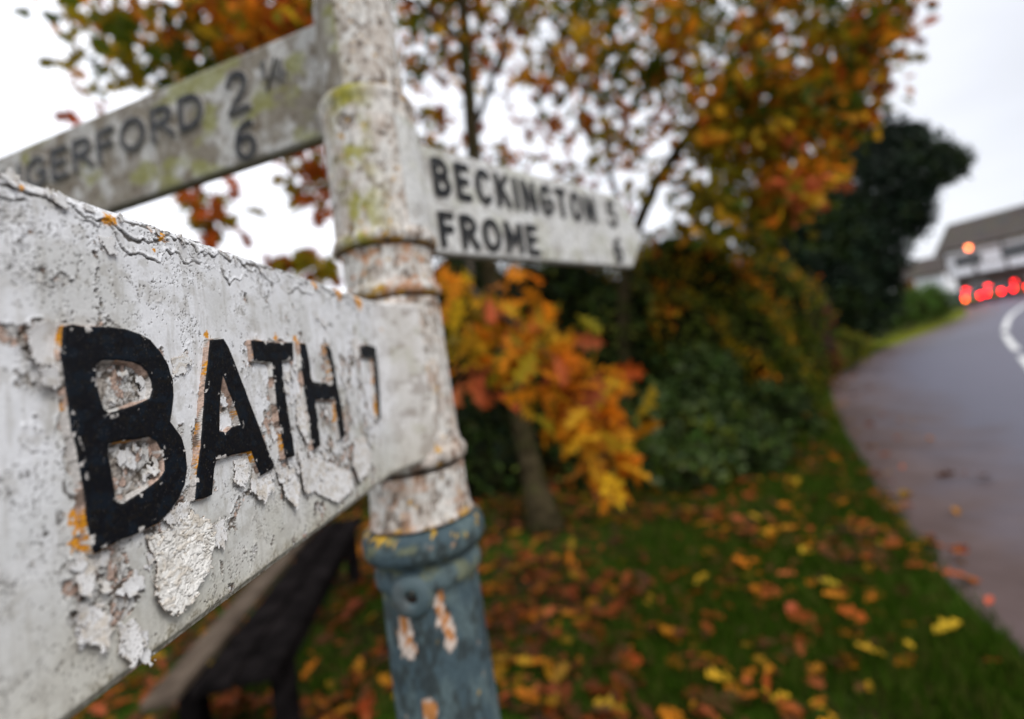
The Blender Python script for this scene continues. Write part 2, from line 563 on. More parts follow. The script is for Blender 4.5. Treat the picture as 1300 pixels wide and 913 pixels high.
def frame_obj(o, e):
    """local X = reading direction e, Y = up, Z = face normal; origin on the post axis at ground level"""
    e = np.array([e[0], e[1], 0.0]); e /= np.linalg.norm(e)
    nn = np.cross(e, [0, 0, 1.0])
    o.parent = post
    o.matrix_local = Matrix(((e[0], 0, nn[0], 0), (e[1], 0, nn[1], 0), (0, 1, 0, 0), (0, 0, 0, 1)))
    return e, nn


def vp_dir(vx, vy):
    e = ray(vx, vy); e = np.array([e[0], e[1], 0]); return e / np.linalg.norm(e)


AX3 = np.array([AX[0], AX[1], 0.0])


def to_local(px, py, e, z):
    """photo point -> (x, y) on the arm's plane that lies z in front of the post axis"""
    nn = np.cross(e, [0, 0, 1.0])
    D = (AX3 - CAM) @ nn + z
    r = ray(px, py)
    q = CAM + r * (D / (r @ nn)) - AX3
    return float(q @ e), float(q[2])


dB = vp_dir(688, 458)
dK = vp_dir(1238, 371)
dH = vp_dir(-1385, 785); dH = -dH        # reads towards the post
FZ, LZ = 0.008, 0.0107                   # panel face and letter face in front of the axis

TR = {
 'B': ([(80.5,414),(93.5,411),(110,414),(138,414),(160.5,417),(179,423.5),(192,431),(205,446),(214.5,462.6),(221,483),(222,501.7),(220,520),(217.4,535),(225.7,546),(232,555),(237,573.5),(238.8,594),(236,614.5),(228.5,633),(216.4,650),(201.5,665),(179,676),(153,687),(132.6,698),(121.5,704),(117.7,698),(112,670),(109,652),(107.5,629),(103.8,609),(100,586.5),(97,568),(90.7,548),(88,520),(84,494),(79.5,464.5),(76.8,449.6),(78.6,436.5)],
       [[(124.2,463.5),(130.8,458),(147.5,458),(168,460),(179,464.5),(186.6,472),(192,483),(194,494),(190,505.5),(171.7,514),(153,519.4),(140,524),(133.5,518.5),(128,501.7),(124,483)],
        [(140,564),(153,560.5),(171.7,558.6),(190,555),(198.7,560.5),(204,570),(209,586.5),(209,597.7),(201.5,609),(186.6,620),(171.7,629.4),(156.8,638.7),(149.4,636.8),(146.6,618),(143,596),(139,577)]]),
 'A': ([(266.8,431),(285,429.7),(291.8,441.5),(301,465),(314,499),(327,533.5),(337.8,562.5),(349.6,591.4),(345.7,596.6),(331,604.5),(327,594),(319.4,573),(295.7,578),(276,585),(273.4,594),(270.7,628),(259,633.4),(248.4,634.8),(251,594),(255,567.7),(257.6,536),(260,496.8),(264,462.6)],
       [[(284,478),(289,491.5),(301,523),(306,539),(295.7,541.4),(287.8,549),(280,546.7),(280,528),(281,502)]]),
 'T': ([(319.4,431.9),(330.8,431.9),(351.6,435),(372.4,434),(373.5,456.8),(358.9,457.9),(362,493),(367,524.5),(372.4,555.7),(375.6,578.6),(363,582.7),(360,566),(354.7,534.9),(349.5,493),(345.4,460),(322.5,457.9)], []),
 'H': ([(380.8,435),(389,436),(393.2,455.8),(397.4,483.9),(407.8,486),(423.4,486),(419.3,464),(413,438),(419.3,437),(424.5,462),(429.7,493),(434.9,518),(439,553.6),(432.8,557.8),(428.6,534.9),(425.5,507.8),(401.6,507.8),(404.7,534.9),(407.8,566),(398.4,571.3),(394.3,545.3),(389,509.9),(383.9,472.4)], []),
 '7': ([(456.7,439),(468,437),(477.5,441),(480.7,472.4),(482.7,503.6),(483.8,532.8),(480.6,532.8),(476.5,493),(473.4,456),(464,454.7),(457.8,449.5)], []),
}
POLY = {}
for ch, (o_, holes) in TR.items():
    POLY[ch] = ([to_local(*q, dB, LZ) for q in o_], [[to_local(*q, dB, LZ) for q in h_] for h_ in holes])


def letter_sdf(ch, x, y):
    o_, holes = POLY[ch]
    d = poly_sdf(x, y, o_)
    for h_ in holes: d = np.maximum(d, -poly_sdf(x, y, h_))
    return d


# stroke font for the other arms: unit height, strokes as polylines
def arc(cx, cy, rx, ry, a0, a1, n=10):
    return [(cx + rx * math.cos(math.radians(a0 + (a1 - a0) * i / n)), cy + ry * math.sin(math.radians(a0 + (a1 - a0) * i / n))) for i in range(n + 1)]


FONT = {
 'H': (.56, [[(0, 0), (0, 1)], [(.56, 0), (.56, 1)], [(0, .5), (.56, .5)]]),
 'U': (.54, [[(0, 1), (0, .27)] + arc(.27, .27, .27, .27, 180, 360) + [(.54, 1)]]),
 'N': (.58, [[(0, 0), (0, 1), (.58, 0), (.58, 1)]]),
 'G': (.60, [arc(.31, .5, .31, .5, 45, 315, 18) + [(.60, .16), (.60, .45), (.36, .45)]]),
 'E': (.44, [[(.44, 0), (0, 0), (0, 1), (.44, 1)], [(0, .52), (.38, .52)]]),
 'R': (.50, [[(0, 0), (0, 1), (.24, 1)] + arc(.24, .745, .24, .255, 90, -90) + [(0, .49)], [(.22, .49), (.52, 0)]]),
 'F': (.42, [[(0, 0), (0, 1), (.42, 1)], [(0, .53), (.36, .53)]]),
 'O': (.64, [arc(.32, .5, .32, .5, 0, 360, 24)]),
 'D': (.54, [[(0, 0), (0, 1), (.2, 1)] + arc(.2, .5, .34, .5, 90, -90, 14) + [(0, 0)]]),
 'B': (.50, [[(0, 0), (0, 1), (.24, 1)] + arc(.24, .76, .22, .24, 90, -90) + [(0, .52)], [(.22, .52)] + arc(.24, .26, .26, .26, 90, -90) + [(0, 0)]]),
 'C': (.54, [arc(.31, .5, .31, .5, 48, 312, 18)]),
 'K': (.52, [[(0, 0), (0, 1)], [(.50, 1), (0, .42)], [(.17, .6), (.54, 0)]]),
 'I': (0.0, [[(0, 0), (0, 1)]]),
 'T': (.52, [[(0, 1), (.52, 1)], [(.26, 1), (.26, 0)]]),
 'M': (.68, [[(0, 0), (0, 1), (.34, .3), (.68, 1), (.68, 0)]]),
 '1': (.16, [[(0, .8), (.16, 1), (.16, 0)]]),
 '2': (.48, [arc(.24, .74, .24, .26, 170, -20, 10) + [(.4, .5), (0, 0), (.5, 0)]]),
 '4': (.48, [[(.36, 0), (.36, 1), (0, .3), (.5, .3)]]),
 '5': (.46, [[(.44, 1), (.06, 1), (.02, .56)] + arc(.22, .32, .25, .32, 110, -150, 12)]),
 '6': (.48, [[(.42, .97)] + arc(.30, .40, .30, .55, 100, 180, 6) + arc(.24, .30, .24, .30, 180, -180, 18)]),
}

BLACK = np.array([0.0035, 0.0042, 0.0065])
CREAM = np.array([0.56, 0.53, 0.50])
PINK = np.array([0.42, 0.27, 0.20])
WHITE = np.array([0.69, 0.695, 0.71])
DIRT = np.array([0.045, 0.034, 0.024])
LICHEN = np.array([0.56, 0.24, 0.015])
ALGAE = np.array([0.22, 0.22, 0.06])


def letter_mesh(name, sdf, x0, x1, y0, y1, res, rise, draft, fine=True, seed=0, base=FZ, fade=0.0):
    nx, ny = int((x1 - x0) / res) + 2, int((y1 - y0) / res) + 2
    xs, ys = np.linspace(x0, x1, nx), np.linspace(y0, y1, ny)
    Xg, Yg = np.meshgrid(xs, ys, indexing='ij')
    mx_, my_ = Xg * 1000, Yg * 1000
    rag = (fbm(mx_ * 0.22, my_ * 0.22, 40 + seed, 4, .55) - 0.5) * (0.0003 if fine else 0.0006)
    d = sdf(Xg, Yg)
    dr = d + rag
    Z = base - 0.0012 + (rise + 0.0012) * (1 - sstep(0, draft, d)) ** 0.8
    if fine:
        Z += 0.00025 * (fbm(mx_ * 0.35, my_ * 0.35, 9, 4) - 0.5) * (d < 0) + 0.0002 * (fbm(mx_ * 0.8, my_ * 0.8, 12, 3) - 0.5) * sstep(-0.0003, 0.0004, d)
        Z -= 0.0004 * sstep(-0.0009, 0.0001, d)
    c = np.zeros(Xg.shape + (3,)) + BLACK
    wn = fbm(mx_ * 0.25, my_ * 0.25, 71 + seed, 4)
    c = mixc(c, (0.005, 0.010, 0.017), sstep(0.52, 0.62, wn) * 0.7)
    c = mixc(c, (0.012, 0.010, 0.007), sstep(0.6, 0.7, fbm(mx_ * .8, my_ * .8, 33, 3)) * 0.6)
    if fine:
        sp = fbm(mx_ * 3.1, my_ * 3.1, 50 + seed, 2)
        c = mixc(c, (0.14, 0.13, 0.12), sstep(0.86, 0.9, sp) * 0.6)                       # tiny chips
        wall = sstep(-0.00018, 0.00002, dr)
        wc = np.zeros_like(c) + CREAM
        wt = np.clip(d / draft, 0, 1) * rise * 1000            # how far down the wall, so its wear runs over it as a surface
        ox_, oy_ = mx_, my_
        mx_, my_ = mx_ - wt * 1.1, my_ + wt * .9
        a_, cid = worley(mx_ * 0.10 + fbm(mx_ * .3, my_ * .3, 3, 2) * .5, my_ * 0.12, 21)
        wc = mixc(wc, (0.50, 0.36, 0.29), (cid > 0.55) * 1.0)
        wc = mixc(wc, (0.66, 0.65, 0.62), (cid < 0.25) * 1.0)
        wc = mixc(wc, DIRT, sstep(0.06, 0.02, a_) * 0.8)
        wc = mixc(wc, DIRT, sstep(0.60, 0.70, fbm(mx_ * .25, my_ * .25, 8, 4)) * 0.7)
        li = fbm(mx_ * 0.10, my_ * 0.10, 61 + seed, 3) + 0.35 * (fbm(mx_ * 1.2, my_ * 1.2, 5, 3) - 0.5)
        wc = mixc(wc, LICHEN, sstep(0.69, 0.73, li))
        for lx, ly, r_l in LICH: wc = mixc(wc, LICHEN, sstep(0.62, 0.78, np.exp(-((mx_ - lx * 1000) ** 2 + (my_ - ly * 1000) ** 2) / (r_l * r_l)) + 0.9 * (fbm(mx_ * .9, my_ * .9, 4, 3) - .5)))
        c = c * (1 - wall[..., None]) + wc * wall[..., None]
        mx_, my_ = ox_, oy_
        chip = sstep(0.68, 0.70, fbm(mx_ * 0.30, my_ * 0.30, 77 + seed, 5, .6)) * sstep(-0.0026, -0.0012, d)
        c = mixc(c, CREAM, chip)
    else:
        c = mixc(c, (0.16, 0.15, 0.13), sstep(0.5 - fade * .5, 0.75 - fade * .5, fbm(mx_ * 0.18, my_ * 0.18, 14, 4)) * (0.25 + fade))
        c = mixc(c, (0.33, 0.31, 0.28), sstep(-0.0003, 0.0006, d))
    keep = d < draft * 1.05
    I = np.arange(nx * ny).reshape(nx, ny)
    kq = keep[:-1, :-1] | keep[1:, :-1] | keep[1:, 1:] | keep[:-1, 1:]
    Q = np.stack([I[:-1, :-1], I[1:, :-1], I[1:, 1:], I[:-1, 1:]], -1)[kq]
    used = np.zeros(nx * ny, bool); used[Q.ravel()] = True
    mp_ = np.cumsum(used) - 1
    V = np.stack([Xg, Yg, Z], -1).reshape(-1, 3)[used]
    return mesh_np(name, V, mp_[Q], col=c.reshape(-1, 3)[used])


def smax(a, b, k):
    h = np.clip(0.5 + 0.5 * (a - b) / k, 0, 1)
    return b * (1 - h) + a * h + k * h * (1 - h)


def arm_mesh(xs, vb, vt, yres, rad, detail, tip=None, flare=0.0):
    """xs: columns along the arm (local X); front face is a height field that swells into the collar"""
    nx = len(xs)
    ny = int((vt - vb) / yres) + 2
    tt = np.linspace(0, 1, ny)
    b0 = np.full(nx, vb); t0 = np.full(nx, vt)
    if tip is not None:
        b0, t0 = tip(xs, b0, t0)
    Xg = np.repeat(xs[:, None], ny, 1)
    Yg = b0[:, None] + (t0 - b0)[:, None] * tt[None]
    edge = np.minimum(Yg - b0[:, None], t0[:, None] - Yg)
    cyl = np.sqrt(np.maximum(rad ** 2 - Xg ** 2, 0))
    base = np.full(Xg.shape, FZ)
    Z = np.where(np.abs(Xg) < rad + 0.05, smax(base, np.where(np.abs(Xg) < rad, cyl, -(np.abs(Xg) - rad) * 1.5), 0.03), base)
    if flare:
        Z = FZ + (rad - FZ) * sstep(-flare, 0.018, Xg) / sstep(-flare, 0.018, np.array(0.0))
    Z = Z - 0.0022 * (1 - sstep(0, 0.0035, edge))
    dz, c = detail(Xg, Yg, edge)
    Z = Z + dz
    V = np.stack([Xg, Yg, Z], -1).reshape(-1, 3)
    cf = c.reshape(-1, 3)
    I = np.arange(nx * ny).reshape(nx, ny)
    Fs = [np.stack([I[:-1, :-1], I[1:, :-1], I[1:, 1:], I[:-1, 1:]], -1).reshape(-1, 4)]
    # rim and back
    BK = np.stack([xs, b0, np.full(nx, -FZ)], -1); TK = np.stack([xs, t0, np.full(nx, -FZ)], -1)
    nb = len(V)
    V = np.concatenate([V, BK, TK]); cf = np.concatenate([cf, c[:, 0] * 0.8, c[:, -1]])
    ib = nb + np.arange(nx); it = nb + nx + np.arange(nx)
    Fs.append(np.stack([ib[:-1], ib[1:], I[1:, 0], I[:-1, 0]], -1))
    Fs.append(np.stack([I[:-1, -1], I[1:, -1], it[1:], it[:-1]], -1))
    Fs.append(np.stack([ib[1:], ib[:-1], it[:-1], it[1:]], -1))
    ends = []
    for col_ in (0, nx - 1):
        poly = [ib[col_]] + list(I[col_, ::max(1, ny // 12)]) + [it[col_]]
        ends.append((poly, col_))
    me = mesh_np('arm', V, Fs + [np.array([ends[0][0]]), np.array([ends[1][0][::-1]])], col=cf)
    return me


# ---------------- paint of the near (BATH) arm
TONGUE = [to_local(*q, dB, FZ) for q in [(181,683),(193.5,707),(193,731),(189,757),(201.6,779.8),(219.8,779.8),(240,761.6),(243,745),(262,721),(264,698.8),(268,688.6),(262,660),(240,650),(226,655),(209.7,672)]]
PEELS = [((45, 440), 5.5), ((95, 440), 3), ((118, 750), 12), ((140, 715), 9), ((135, 800), 13), ((300, 640), 5), ((265, 690), 9), ((360, 600), 9), ((400, 600), 10), ((430, 600), 10), ((385, 560), 8), ((340, 500), 6),
         ((440, 530), 10), ((450, 590), 9), ((170, 490), 11), ((170, 590), 12), ((310, 470), 4), ((445, 460), 6), ((90, 590), 4), ((30, 480), 4), ((205, 690), 8), ((230, 650), 8), ((345, 540), 6), ((410, 530), 6), ((300, 560), 4), ((330, 560), 6), ((465, 560), 7)]
PEELS = [(*to_local(*q, dB, FZ), r) for q, r in PEELS]
LICH = [((27, 236), 2.5), ((140, 280), 4.5), ((205, 300), 3.5), ((196, 318), 1.2), ((98, 660), 5), ((100, 690), 4), ((262, 425), 2.5), ((350, 428), 4), ((375, 430), 4), ((430, 370), 10), ((455, 382), 12), ((400, 362), 5),
        ((95, 560), 2.5), ((305, 755), 2), ((395, 545), 4), ((418, 480), 3), ((480, 420), 3)]
LICH = [(*to_local(*q, dB, FZ), r) for q, r in LICH]


def bath_detail(X, Y, edge):
    x, y = X * 1000, Y * 1000
    dl = np.full(X.shape, 1e9)
    for ch, (o_, _h) in POLY.items():
        o_ = np.array(o_)
        bx = (X > o_[:, 0].min() - .03) & (X < o_[:, 0].max() + .03)
        dd = np.full(X.shape, 1e9); dd[bx] = poly_sdf(X[bx], Y[bx], o_)
        dl = np.minimum(dl, dd)
    dl = dl * 1000
    wx, wy = fbm(x * 0.12, y * 0.12, 1, 3) - .5, fbm(x * 0.12, y * 0.12, 2, 3) - .5
    blob = np.zeros(X.shape)
    for bx, by, r in PEELS:
        blob = np.maximum(blob, np.exp(-((x - bx * 1000) ** 2 + (y - by * 1000) ** 2 * 0.6) / (r * r)))
    xpost = x > -150                                   # nothing peels cleanly close to the post
    nA = fbm(x * 0.16, y * 0.11, 11, 5, 0.55)
    f = nA + 0.30 * np.exp(-np.maximum(dl, 0) / 1.8) + 0.30 * blob + 0.14 * np.exp(-edge * 1000 / 2.5) * (Y > 1.55)
    f = f + 0.10 * sstep(-300, -230, x) * sstep(1.56, 1.50, Y) * sstep(-130, -170, x)
    f = np.where(x > -115, f - 0.3, f)
    f = f + 0.16 * sstep(-225, -205, x) * sstep(-125, -140, x) * sstep(1.585, 1.575, Y) * sstep(1.485, 1.505, Y + .03 * nA)
    pl = sstep(0.745, 0.755, f)                        # 1 where the top coat is gone
    lip = sstep(0.69, 0.745, f) * (1 - pl)              # paint film curling up at its edge
    # older coats inside the bare patches
    e1, id1 = worley(x * 0.33 + wx * 3, y * 0.22 + wy * 3, 5)
    e2, id2 = worley(x * 0.9 + wx * 4, y * 0.6 + wy * 4, 6)
    old = np.zeros(X.shape + (3,)) + np.array([0.50, 0.49, 0.47])
    old = mixc(old, PINK * 1.0, (id1 > 0.66) * 0.8)
    old = mixc(old, (0.30, 0.26, 0.22), (id1 < 0.25) * 0.8)
    old = mixc(old, (0.54, 0.53, 0.51), (id2 > 0.75) * 0.8)
    crack = np.maximum(sstep(0.10, 0.02, e1), sstep(0.12, 0.03, e2) * 0.6)
    old = mixc(old, DIRT, crack)
    holes = sstep(0.60, 0.66, fbm(x * 0.35, y * 0.35, 44, 4))
    old = mixc(old, DIRT * 1.4, holes * 0.85)
    # sound top coat
    c = np.zeros(X.shape + (3,)) + WHITE
    c = mixc(c, (0.56, 0.56, 0.55), sstep(0.40, 0.68, fbm(x * 0.03, y * 0.03, 60, 4)))
    c = mixc(c, (0.44, 0.42, 0.34), sstep(1.525, 1.475, Y + (fbm(x * .04, y * .04, 19, 3) - .5) * .03) * 0.7)
    c = mixc(c, (0.48, 0.49, 0.46), sstep(.50, .66, fbm(x * .03, y * .03, 23, 4)) * .35 * sstep(1.55, 1.52, Y))
    c = mixc(c, (0.36, 0.34, 0.30), sstep(0.52, 0.74, fbm(x * 0.16, y * 0.16, 64, 6, .6)) * 0.45)
    run = fbm(x * 0.5, y * 0.05, 66, 4)
    c = mixc(c, (0.34, 0.32, 0.28), sstep(0.56, 0.75, run) * 0.30)
    pit = fbm(x * 1.5, y * 1.2, 81, 3)
    pm = sstep(0.50, 0.68, fbm(x * 0.06, y * 0.06, 83, 3)) * 0.11
    pits = sstep(0.88 - pm, 0.905 - pm, pit)
    c = mixc(c, DIRT * 1.2, pits * 0.9)
    # hairline cracks, more of them along the upper edge
    ez = np.exp(-edge * 1000 / 14) * (Y > 1.55)
    em = edge * 1000
    jag = 2.2 * (fbm(x * 0.45, y * 0.45, 120, 4) - .5)
    upper = (Y > 1.55)
    plates = np.zeros(X.shape)
    lines = np.zeros(X.shape)
    for k_, (o_f, a_f, sd) in enumerate(((1.2, 9.0, 130), (2.5, 22.0, 140), (6.0, 30.0, 150))):
        lv = o_f + a_f * np.abs(fbm(x * 0.055, y * 0.02, sd, 4) - .42) + jag
        on = sstep(0.47, 0.55, fbm(x * 0.035, y * 0.02, sd + 3, 3)) * upper
        gap = 0.24 + 0.6 * sstep(.45, .7, fbm(x * 0.2, y * 0.2, sd + 5, 3))
        lines = np.maximum(lines, sstep(gap * 1.6, gap * 0.7, np.abs(em - lv)) * on)
        plates = np.maximum(plates, sstep(2.6, 0.2, lv - em) * (em < lv) * on)
    e3, id3 = worley(x * 0.10 + wx * 5, y * 0.085 + wy * 5, 15)
    e4, id4 = worley(x * 0.27 + wx * 6, y * 0.24 + wy * 6, 16)
    cm = sstep(0.56, 0.66, fbm(x * 0.07, y * 0.07, 90, 3) + ez * 0.30)
    cm2 = sstep(0.62, 0.68, fbm(x * 0.08, y * 0.08, 93, 3) + ez * 0.22)
    wd = 0.010 + 0.02 * fbm(x * 0.4, y * 0.4, 95, 2)
    crk = np.maximum(np.maximum(sstep(wd * 1.7, wd * 0.6, e3) * cm, sstep(wd * 2.4, wd, e4) * cm2), lines)
    # rough growth along the lower edge
    low = sstep(9, 1, edge * 1000 + (fbm(x * .2, y * .2, 70, 3) - .5) * 12) * (Y < 1.55)
    rg = fbm(x * 0.9, y * 0.9, 72, 4)
    c = mixc(c, (0.11, 0.10, 0.07), low * sstep(0.50, 0.60, rg) * 0.9)
    c = mixc(c, (0.40, 0.36, 0.27), low * 0.35)
    c = mixc(c, DIRT, crk * 0.92)
    c = c * (1 - pl[..., None]) + old * pl[..., None]
    rimd = sstep(0.737, 0.747, f) * sstep(0.765, 0.751, f)
    c = mixc(c, DIRT, rimd * 0.85)
    for lx, ly, r in LICH:
        g_ = np.exp(-((x - lx * 1000) ** 2 + (y - ly * 1000) ** 2) / (r * r))
        c = mixc(c, LICHEN * (0.75 + 0.5 * rg[..., None]), sstep(0.60, 0.72, g_ * 0.55 + rg * 0.5))
    # towards the collar the paint is creamier and mottled with brown
    cw = sstep(-120, -55, x)
    c = mixc(c, (0.50, 0.46, 0.41), cw * 0.55)
    c = mixc(c, (0.15, 0.105, 0.07), cw * sstep(0.50, 0.66, fbm(x * 0.06, y * 0.10, 101, 5)) * 0.45)
    c = mixc(c, ALGAE, sstep(0.62, 0.75, fbm(x * 0.05, y * 0.05, 102, 4)) * 0.18 * sstep(-250, -120, x))
    z = -0.00055 * pl + 0.00045 * lip + pl * (0.0003 * (id1 - .5) + 0.00015 * (id2 - .5) - 0.0005 * crack - 0.0006 * holes + 0.0004 * np.exp(-e1 * 6))
    z = z - (1 - pl) * crk * 0.0005 + (1 - pl) * (cm * 0.00035 * sstep(0.14, 0.03, e3) * (id3 - .2) + cm2 * 0.0003 * sstep(0.2, 0.04, e4) * id4)
    z = z - pits * 0.00025 + 0.00050 * (fbm(x * 0.06, y * 0.06, 110, 4) - .5) + 0.00005 * (fbm(x * 0.7, y * 0.7, 111, 3) - .5) + low * 0.0005 * rg
    z = z + 0.0007 * plates * (1 - crk)
    z = z * sstep(-20, -70, x)
    return z, c


xs = np.concatenate([np.linspace(-0.50, -0.425, 60), np.arange(-0.4246, -0.17, 0.00040), np.arange(-0.17, -0.0005, 0.0009), [0.0]])


def tip_left(x0, x1):
    def f(xs, b, t):
        u = np.clip((x1 - xs) / (x1 - x0), 0, 1)
        m_ = b + (t - b) * 0.46
        h = (t - b)
        return b + (m_ - b) * u * 0.96, t - (t - m_) * u * 0.96
    return f


dBn = (dB[0], dB[1])
arm = link('sign_arm', arm_mesh(xs, 1.469, 1.631, 0.00042, 0.052, bath_detail, tip_left(-0.50, -0.46), flare=0.108), None, M_paint, label='near sign arm lettered BATH 7, its paint flaking')
frame_obj(arm, dB)
for i, ch in enumerate('BATH7'):
    o_ = np.array(POLY[ch][0])
    m_ = 0.003
    res = 0.00022 if ch in 'BA' else 0.00036
    me = letter_mesh('letter', lambda x, y, ch=ch: letter_sdf(ch, x, y), o_[:, 0].min() - m_, o_[:, 0].max() + m_, o_[:, 1].min() - m_, o_[:, 1].max() + m_, res, LZ - FZ, 0.0007, True, i)
    link('letter', me, arm, M_letter)


# ---------------- flakes of paint that stand off the near arm
class Flakes:
    def __init__(s): s.V, s.C, s.F, s.n = [], [], [], 0
    def add(s, poly, lift, res=0.0007, thick=0.0003, attach=None, crackle=0.0, seed=0, white=(0.68, 0.67, 0.66), curl=1.6, base=FZ):
        """poly in local XY; attach: (x,y) point of the held side; lifts away from it"""
        P = np.array(poly)
        x0, y0 = P.min(0) - res; x1, y1 = P.max(0) + res
        nx, ny = int((x1 - x0) / res) + 2, int((y1 - y0) / res) + 2
        X, Y = np.meshgrid(np.linspace(x0, x1, nx), np.linspace(y0, y1, ny), indexing='ij')
        x, y = X * 1000, Y * 1000
        d = poly_sdf(X, Y, P) + (fbm(x * 0.7, y * 0.7, 200 + seed, 4, .6) - .5) * 0.0042
        a = np.array(attach)
        far = max(np.hypot(*(P - a).T))
        u = np.clip(np.hypot(X - a[0], Y - a[1]) / far, 0, 1)
        Z = base + 0.0002 + lift * u ** curl + 0.0008 * (fbm(x * .15, y * .15, 210 + seed, 3) - .5) * u
        c = np.zeros(X.shape + (3,)) + np.array(white)
        c = mixc(c, (0.44, 0.40, 0.34), sstep(0.5, 0.75, fbm(x * .3, y * .3, 220 + seed, 4)) * 0.6)
        if crackle > 0:
            wx, wy = fbm(x * 0.2, y * 0.2, 31, 3) - .5, fbm(x * 0.2, y * 0.2, 32, 3) - .5
            e1, i1 = worley(x * 0.30 + wx * 4, y * 0.55 + wy * 4, 230 + seed)
            e2, i2 = worley(x * 0.8 + wx * 4, y * 1.1 + wy * 4, 231 + seed)
            Z += crackle * ((i1 - .5) * 0.55 + (i2 - .5) * 0.22 - 0.6 * sstep(0.12, 0.0, e1) + 0.5 * fbm(x * .5, y * .5, 6, 3))
            c = mixc(c, DIRT * 1.5, np.maximum(sstep(0.07, 0.015, e1) * sstep(.35, .55, fbm(x * .25, y * .25, 55, 2)), sstep(0.06, 0.01, e2) * 0.5 * sstep(.45, .6, fbm(x * .3, y * .3, 56, 2))))
            c = mixc(c, (0.50, 0.43, 0.34), (i1 > 0.78) * 0.5)
        keep = d < 0
        I = np.arange(nx * ny).reshape(nx, ny)
        kq = keep[:-1, :-1] & keep[1:, :-1] & keep[1:, 1:] & keep[:-1, 1:]
        Q = np.stack([I[:-1, :-1], I[1:, :-1], I[1:, 1:], I[:-1, 1:]], -1)[kq]
        if not len(Q): return
        used = np.zeros(nx * ny, bool); used[Q.ravel()] = True
        mp_ = np.cumsum(used) - 1
        V = np.stack([X, Y, Z], -1).reshape(-1, 3)[used]; cc = c.reshape(-1, 3)[used]
        Q = mp_[Q]
        # outline edges -> side walls
        Ed = np.concatenate([Q[:, [0, 1]], Q[:, [1, 2]], Q[:, [2, 3]], Q[:, [3, 0]]])
        key = np.sort(Ed, 1)
        _, inv, cnt = np.unique(key, axis=0, return_inverse=True, return_counts=True)
        B = Ed[cnt[inv.ravel()] == 1]
        n = len(V)
        V2 = V.copy(); V2[:, 2] -= thick
        s.V += [V, V2]; s.C += [cc, cc * 0 + np.array((0.40, 0.31, 0.25))]
        s.F += [Q + s.n, Q[:, ::-1] + n + s.n, np.stack([B[:, 1], B[:, 0], B[:, 0] + n, B[:, 1] + n], -1) + s.n]
        s.n += 2 * n
    def build(s, parent, name='paint_flake', **kw):
        me = mesh_np(name, np.concatenate(s.V), [f for f in s.F if len(f)], col=np.concatenate(s.C), smooth=True)
        return link(name, me, parent, M_flake, **kw)


def pxl(pts, z=FZ): return [to_local(*q, dB, z) for q in pts]


fl = Flakes()
fl1 = Flakes()
fl1.add(TONGUE, 0.0035, res=0.0003, thick=0.0006, attach=to_local(215, 650, dB, FZ), crackle=0.0011, seed=1, white=(0.74, 0.72, 0.68))
big = [
 ([(20,420),(45,405),(80,412),(86,440),(84,470),(60,468),(35,462)], (86, 440), .0030),
 ([(32,470),(60,466),(90,470),(92,492),(60,497),(38,488)], (95, 478), .0042),
 ([(216,455),(233,447),(240,462),(232,475),(219,480)], (216, 470), .0016),
 ([(265,668),(285,655),(287,680),(278,700),(266,692)], (283, 655), .0020),
 ([(295,585),(312,580),(315,600),(305,622),(293,612)], (305, 580), .0025),
 ([(320,585),(340,600),(345,620),(330,640),(312,625)], (330, 588), .0028),
 ([(352,596),(372,590),(378,620),(372,652),(358,630)], (366, 592), .0035),
 ([(376,585),(405,580),(440,600),(442,622),(425,640),(398,626),(380,628)], (410, 582), .0040),
 ([(448,560),(462,552),(470,575),(466,600),(452,612),(444,590)], (458, 552), .0030),
 ([(345,500),(356,498),(362,530),(360,560),(350,548)], (356, 500), .0020),
 ([(376,500),(388,498),(392,540),(384,560),(374,540)], (384, 500), .0020),
 ([(98,705),(122,708),(120,740),(108,765),(92,755)], (112, 705), .0030),
 ([(98,770),(130,762),(138,800),(120,830),(92,815)], (120, 765), .0034),
 ([(148,790),(172,785),(180,820),(160,850),(146,830)], (160, 785), .0026),
 ([(200,655),(222,640),(240,636),(242,650),(215,672)], (235, 636), .0018),
 ([(445,430),(455,428),(458,450),(448,460)], (452, 428), .0015),
]
for i, (poly, att, lift) in enumerate(big):
    fb_ = Flakes()
    fb_.add(pxl(poly), lift, res=0.00035, attach=to_local(*att, dB, FZ), seed=3 + i, crackle=0.00014 if i > 1 else 0.0)
    fb_.build(arm, 'paint_flake')
fl1.build(arm, 'hanging_paint_flap', label='large crazed tongue of paint hanging below the letter B')
